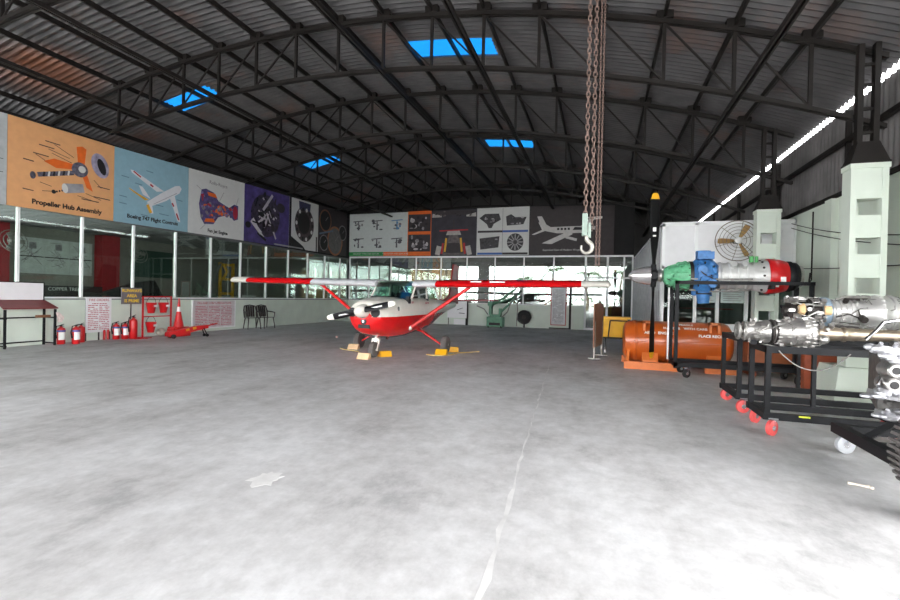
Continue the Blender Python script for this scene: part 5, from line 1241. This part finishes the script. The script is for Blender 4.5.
for y, l in ((11.2,'added hidden fill lamp in the left room, nearest the open front'),(15.0,'added hidden fill lamp in the left room, nearest the yellow frame'),(18.8,'added hidden fill lamp in the left room, nearest the rear corner')):  # lamps added out of sight above the glazing to brighten the left room
    t = thing('added_fill_lamp', l, 'lamp', (-13.27,y,3.335)); MB().box(-0.12,0.06,-0.65,0.65,0.02,0.04).build('housing', white_al, t); MB().cyl((-0.03,-0.6,0.0),(-0.03,0.6,0.0),0.018,None,10).build('tube', lm, t)
# rear room furniture
for x,l in ((-12.2,'tall grey cabinet in the rear room at the left corner'),(-9.4,'tall grey cabinet in the rear room under the lit curtains'),(-6.9,'tall grey cabinet in the rear room behind the tail fin')):
    t = thing('steel_cabinet', l, 'cabinet', (x,24.6,0)); MB().box(-0.45,0.45,-0.25,0.25,0,1.9 if x != -9.4 else 1.0).build('body', mat('cabinet_grey',(140,146,144),0.5), t)
    for s in (-1,1): MB().box(min(0.01*s,0.44*s),max(0.01*s,0.44*s),-0.265,-0.25,0.05,1.85 if x != -9.4 else 0.95).build('door', mat('cabinet_door_grey',(152,158,156),0.5), t)

# ------------------------------------------------------------------ outdoors (mirrored in the rear glass)
trunk_m = mat('palm_trunk',(110,96,80),0.9,var=0.3,scale=10); frond_m = mat('palm_frond',(74,104,58),0.7,var=0.2)
def palm(label, loc, h, seed):
    t = thing('palm_tree', label, 'palm tree', loc); q = random.Random(seed)
    b = MB(); b.tube([(0.1*math.sin(i),0.05*i,h*i/8) for i in range(9)],[0.2-0.012*i for i in range(9)],12); b.build('trunk', trunk_m, t)
    b = MB()
    for k in range(16):
        a = 2*PI*k/16+q.uniform(-0.15,0.15); up = q.uniform(-0.1,0.9); ln = q.uniform(2.0,2.7); d = Vector((math.cos(a),math.sin(a),0)); p = []
        for i in range(9):
            s = i/8; p.append(Vector((0.1*math.sin(8),0.4,h))+d*ln*s+Vector((0,0,up*ln*s*0.7-1.7*s*s)))
        b.tube(p,0.02,5); side = Vector((-d.y,d.x,0))
        for i in range(1,9):
            for j in (0,0.5):
                s = p[i-1].lerp(p[i],j)
                for sg in (-1,1): e = s+side*sg*0.5*(1-0.06*i)+d*0.2+Vector((0,0,-0.28)); b.add([s,s+d*0.07,e],[(0,1,2)])
    b.build('fronds', frond_m, t)
palm('palm tree outside the open front, shortest of the four',(-9.5,-16,0),4.0,1); palm('palm tree outside the open front, slimmest crown',(-6.2,-20,0),5.4,2)
palm('palm tree outside the open front, tallest of the four',(-1.5,-15,0),4.6,3); palm('palm tree outside the open front, nearest the road side',(2.5,-18,0),5.0,4)
b = MB(); q = random.Random(70)
for k in range(900):
    x = q.uniform(-30,25); y = -30+q.uniform(-1,1); z = q.uniform(0,1.5); s = q.uniform(0.2,0.5); a = q.uniform(0,3); b.add([(x,y,z),(x+s*math.cos(a),y+s*math.sin(a),z+s*0.3),(x,y+0.1,z+s)],[(0,1,2)])
o = b.build('hedge', frond_m); tag(o,'long green hedge across the apron outside the hangar','hedge',None,'stuff')

# ------------------------------------------------------------------ world, camera
w = bpy.data.worlds.new('overcast_sky'); bpy.context.scene.world = w; w.use_nodes = True
bg = w.node_tree.nodes['Background']; bg.inputs['Color'].default_value = (0.985,0.99,1.0,1); bg.inputs['Strength'].default_value = 12.8

f = 464.0
Dv = Vector((150,0,f)).normalized(); Rv = Vector((1438.,36.,-f)); Rv = (Rv-Dv*Rv.dot(Dv)).normalized(); Uv = -Dv.cross(Rv)
cam = bpy.data.cameras.new('camera'); cam.sensor_width = 36; cam.lens = 36*f/900; cam.clip_end = 400
co = bpy.data.objects.new('camera', cam); C.objects.link(co)
right = Vector((Rv.x,Dv.x,Uv.x)); down = Vector((Rv.y,Dv.y,Uv.y)); fwd = Vector((Rv.z,Dv.z,Uv.z))
co.matrix_world = Matrix(((right.x,-down.x,-fwd.x,0),(right.y,-down.y,-fwd.y,0),(right.z,-down.z,-fwd.z,1.4),(0,0,0,1)))
sc = bpy.context.scene; sc.camera = co
sc.view_settings.view_transform = 'Standard'; sc.view_settings.look = 'None'; sc.view_settings.gamma = 1; sc.view_settings.exposure = 0
sc.cycles.diffuse_bounces = 6; sc.cycles.transparent_max_bounces = 16
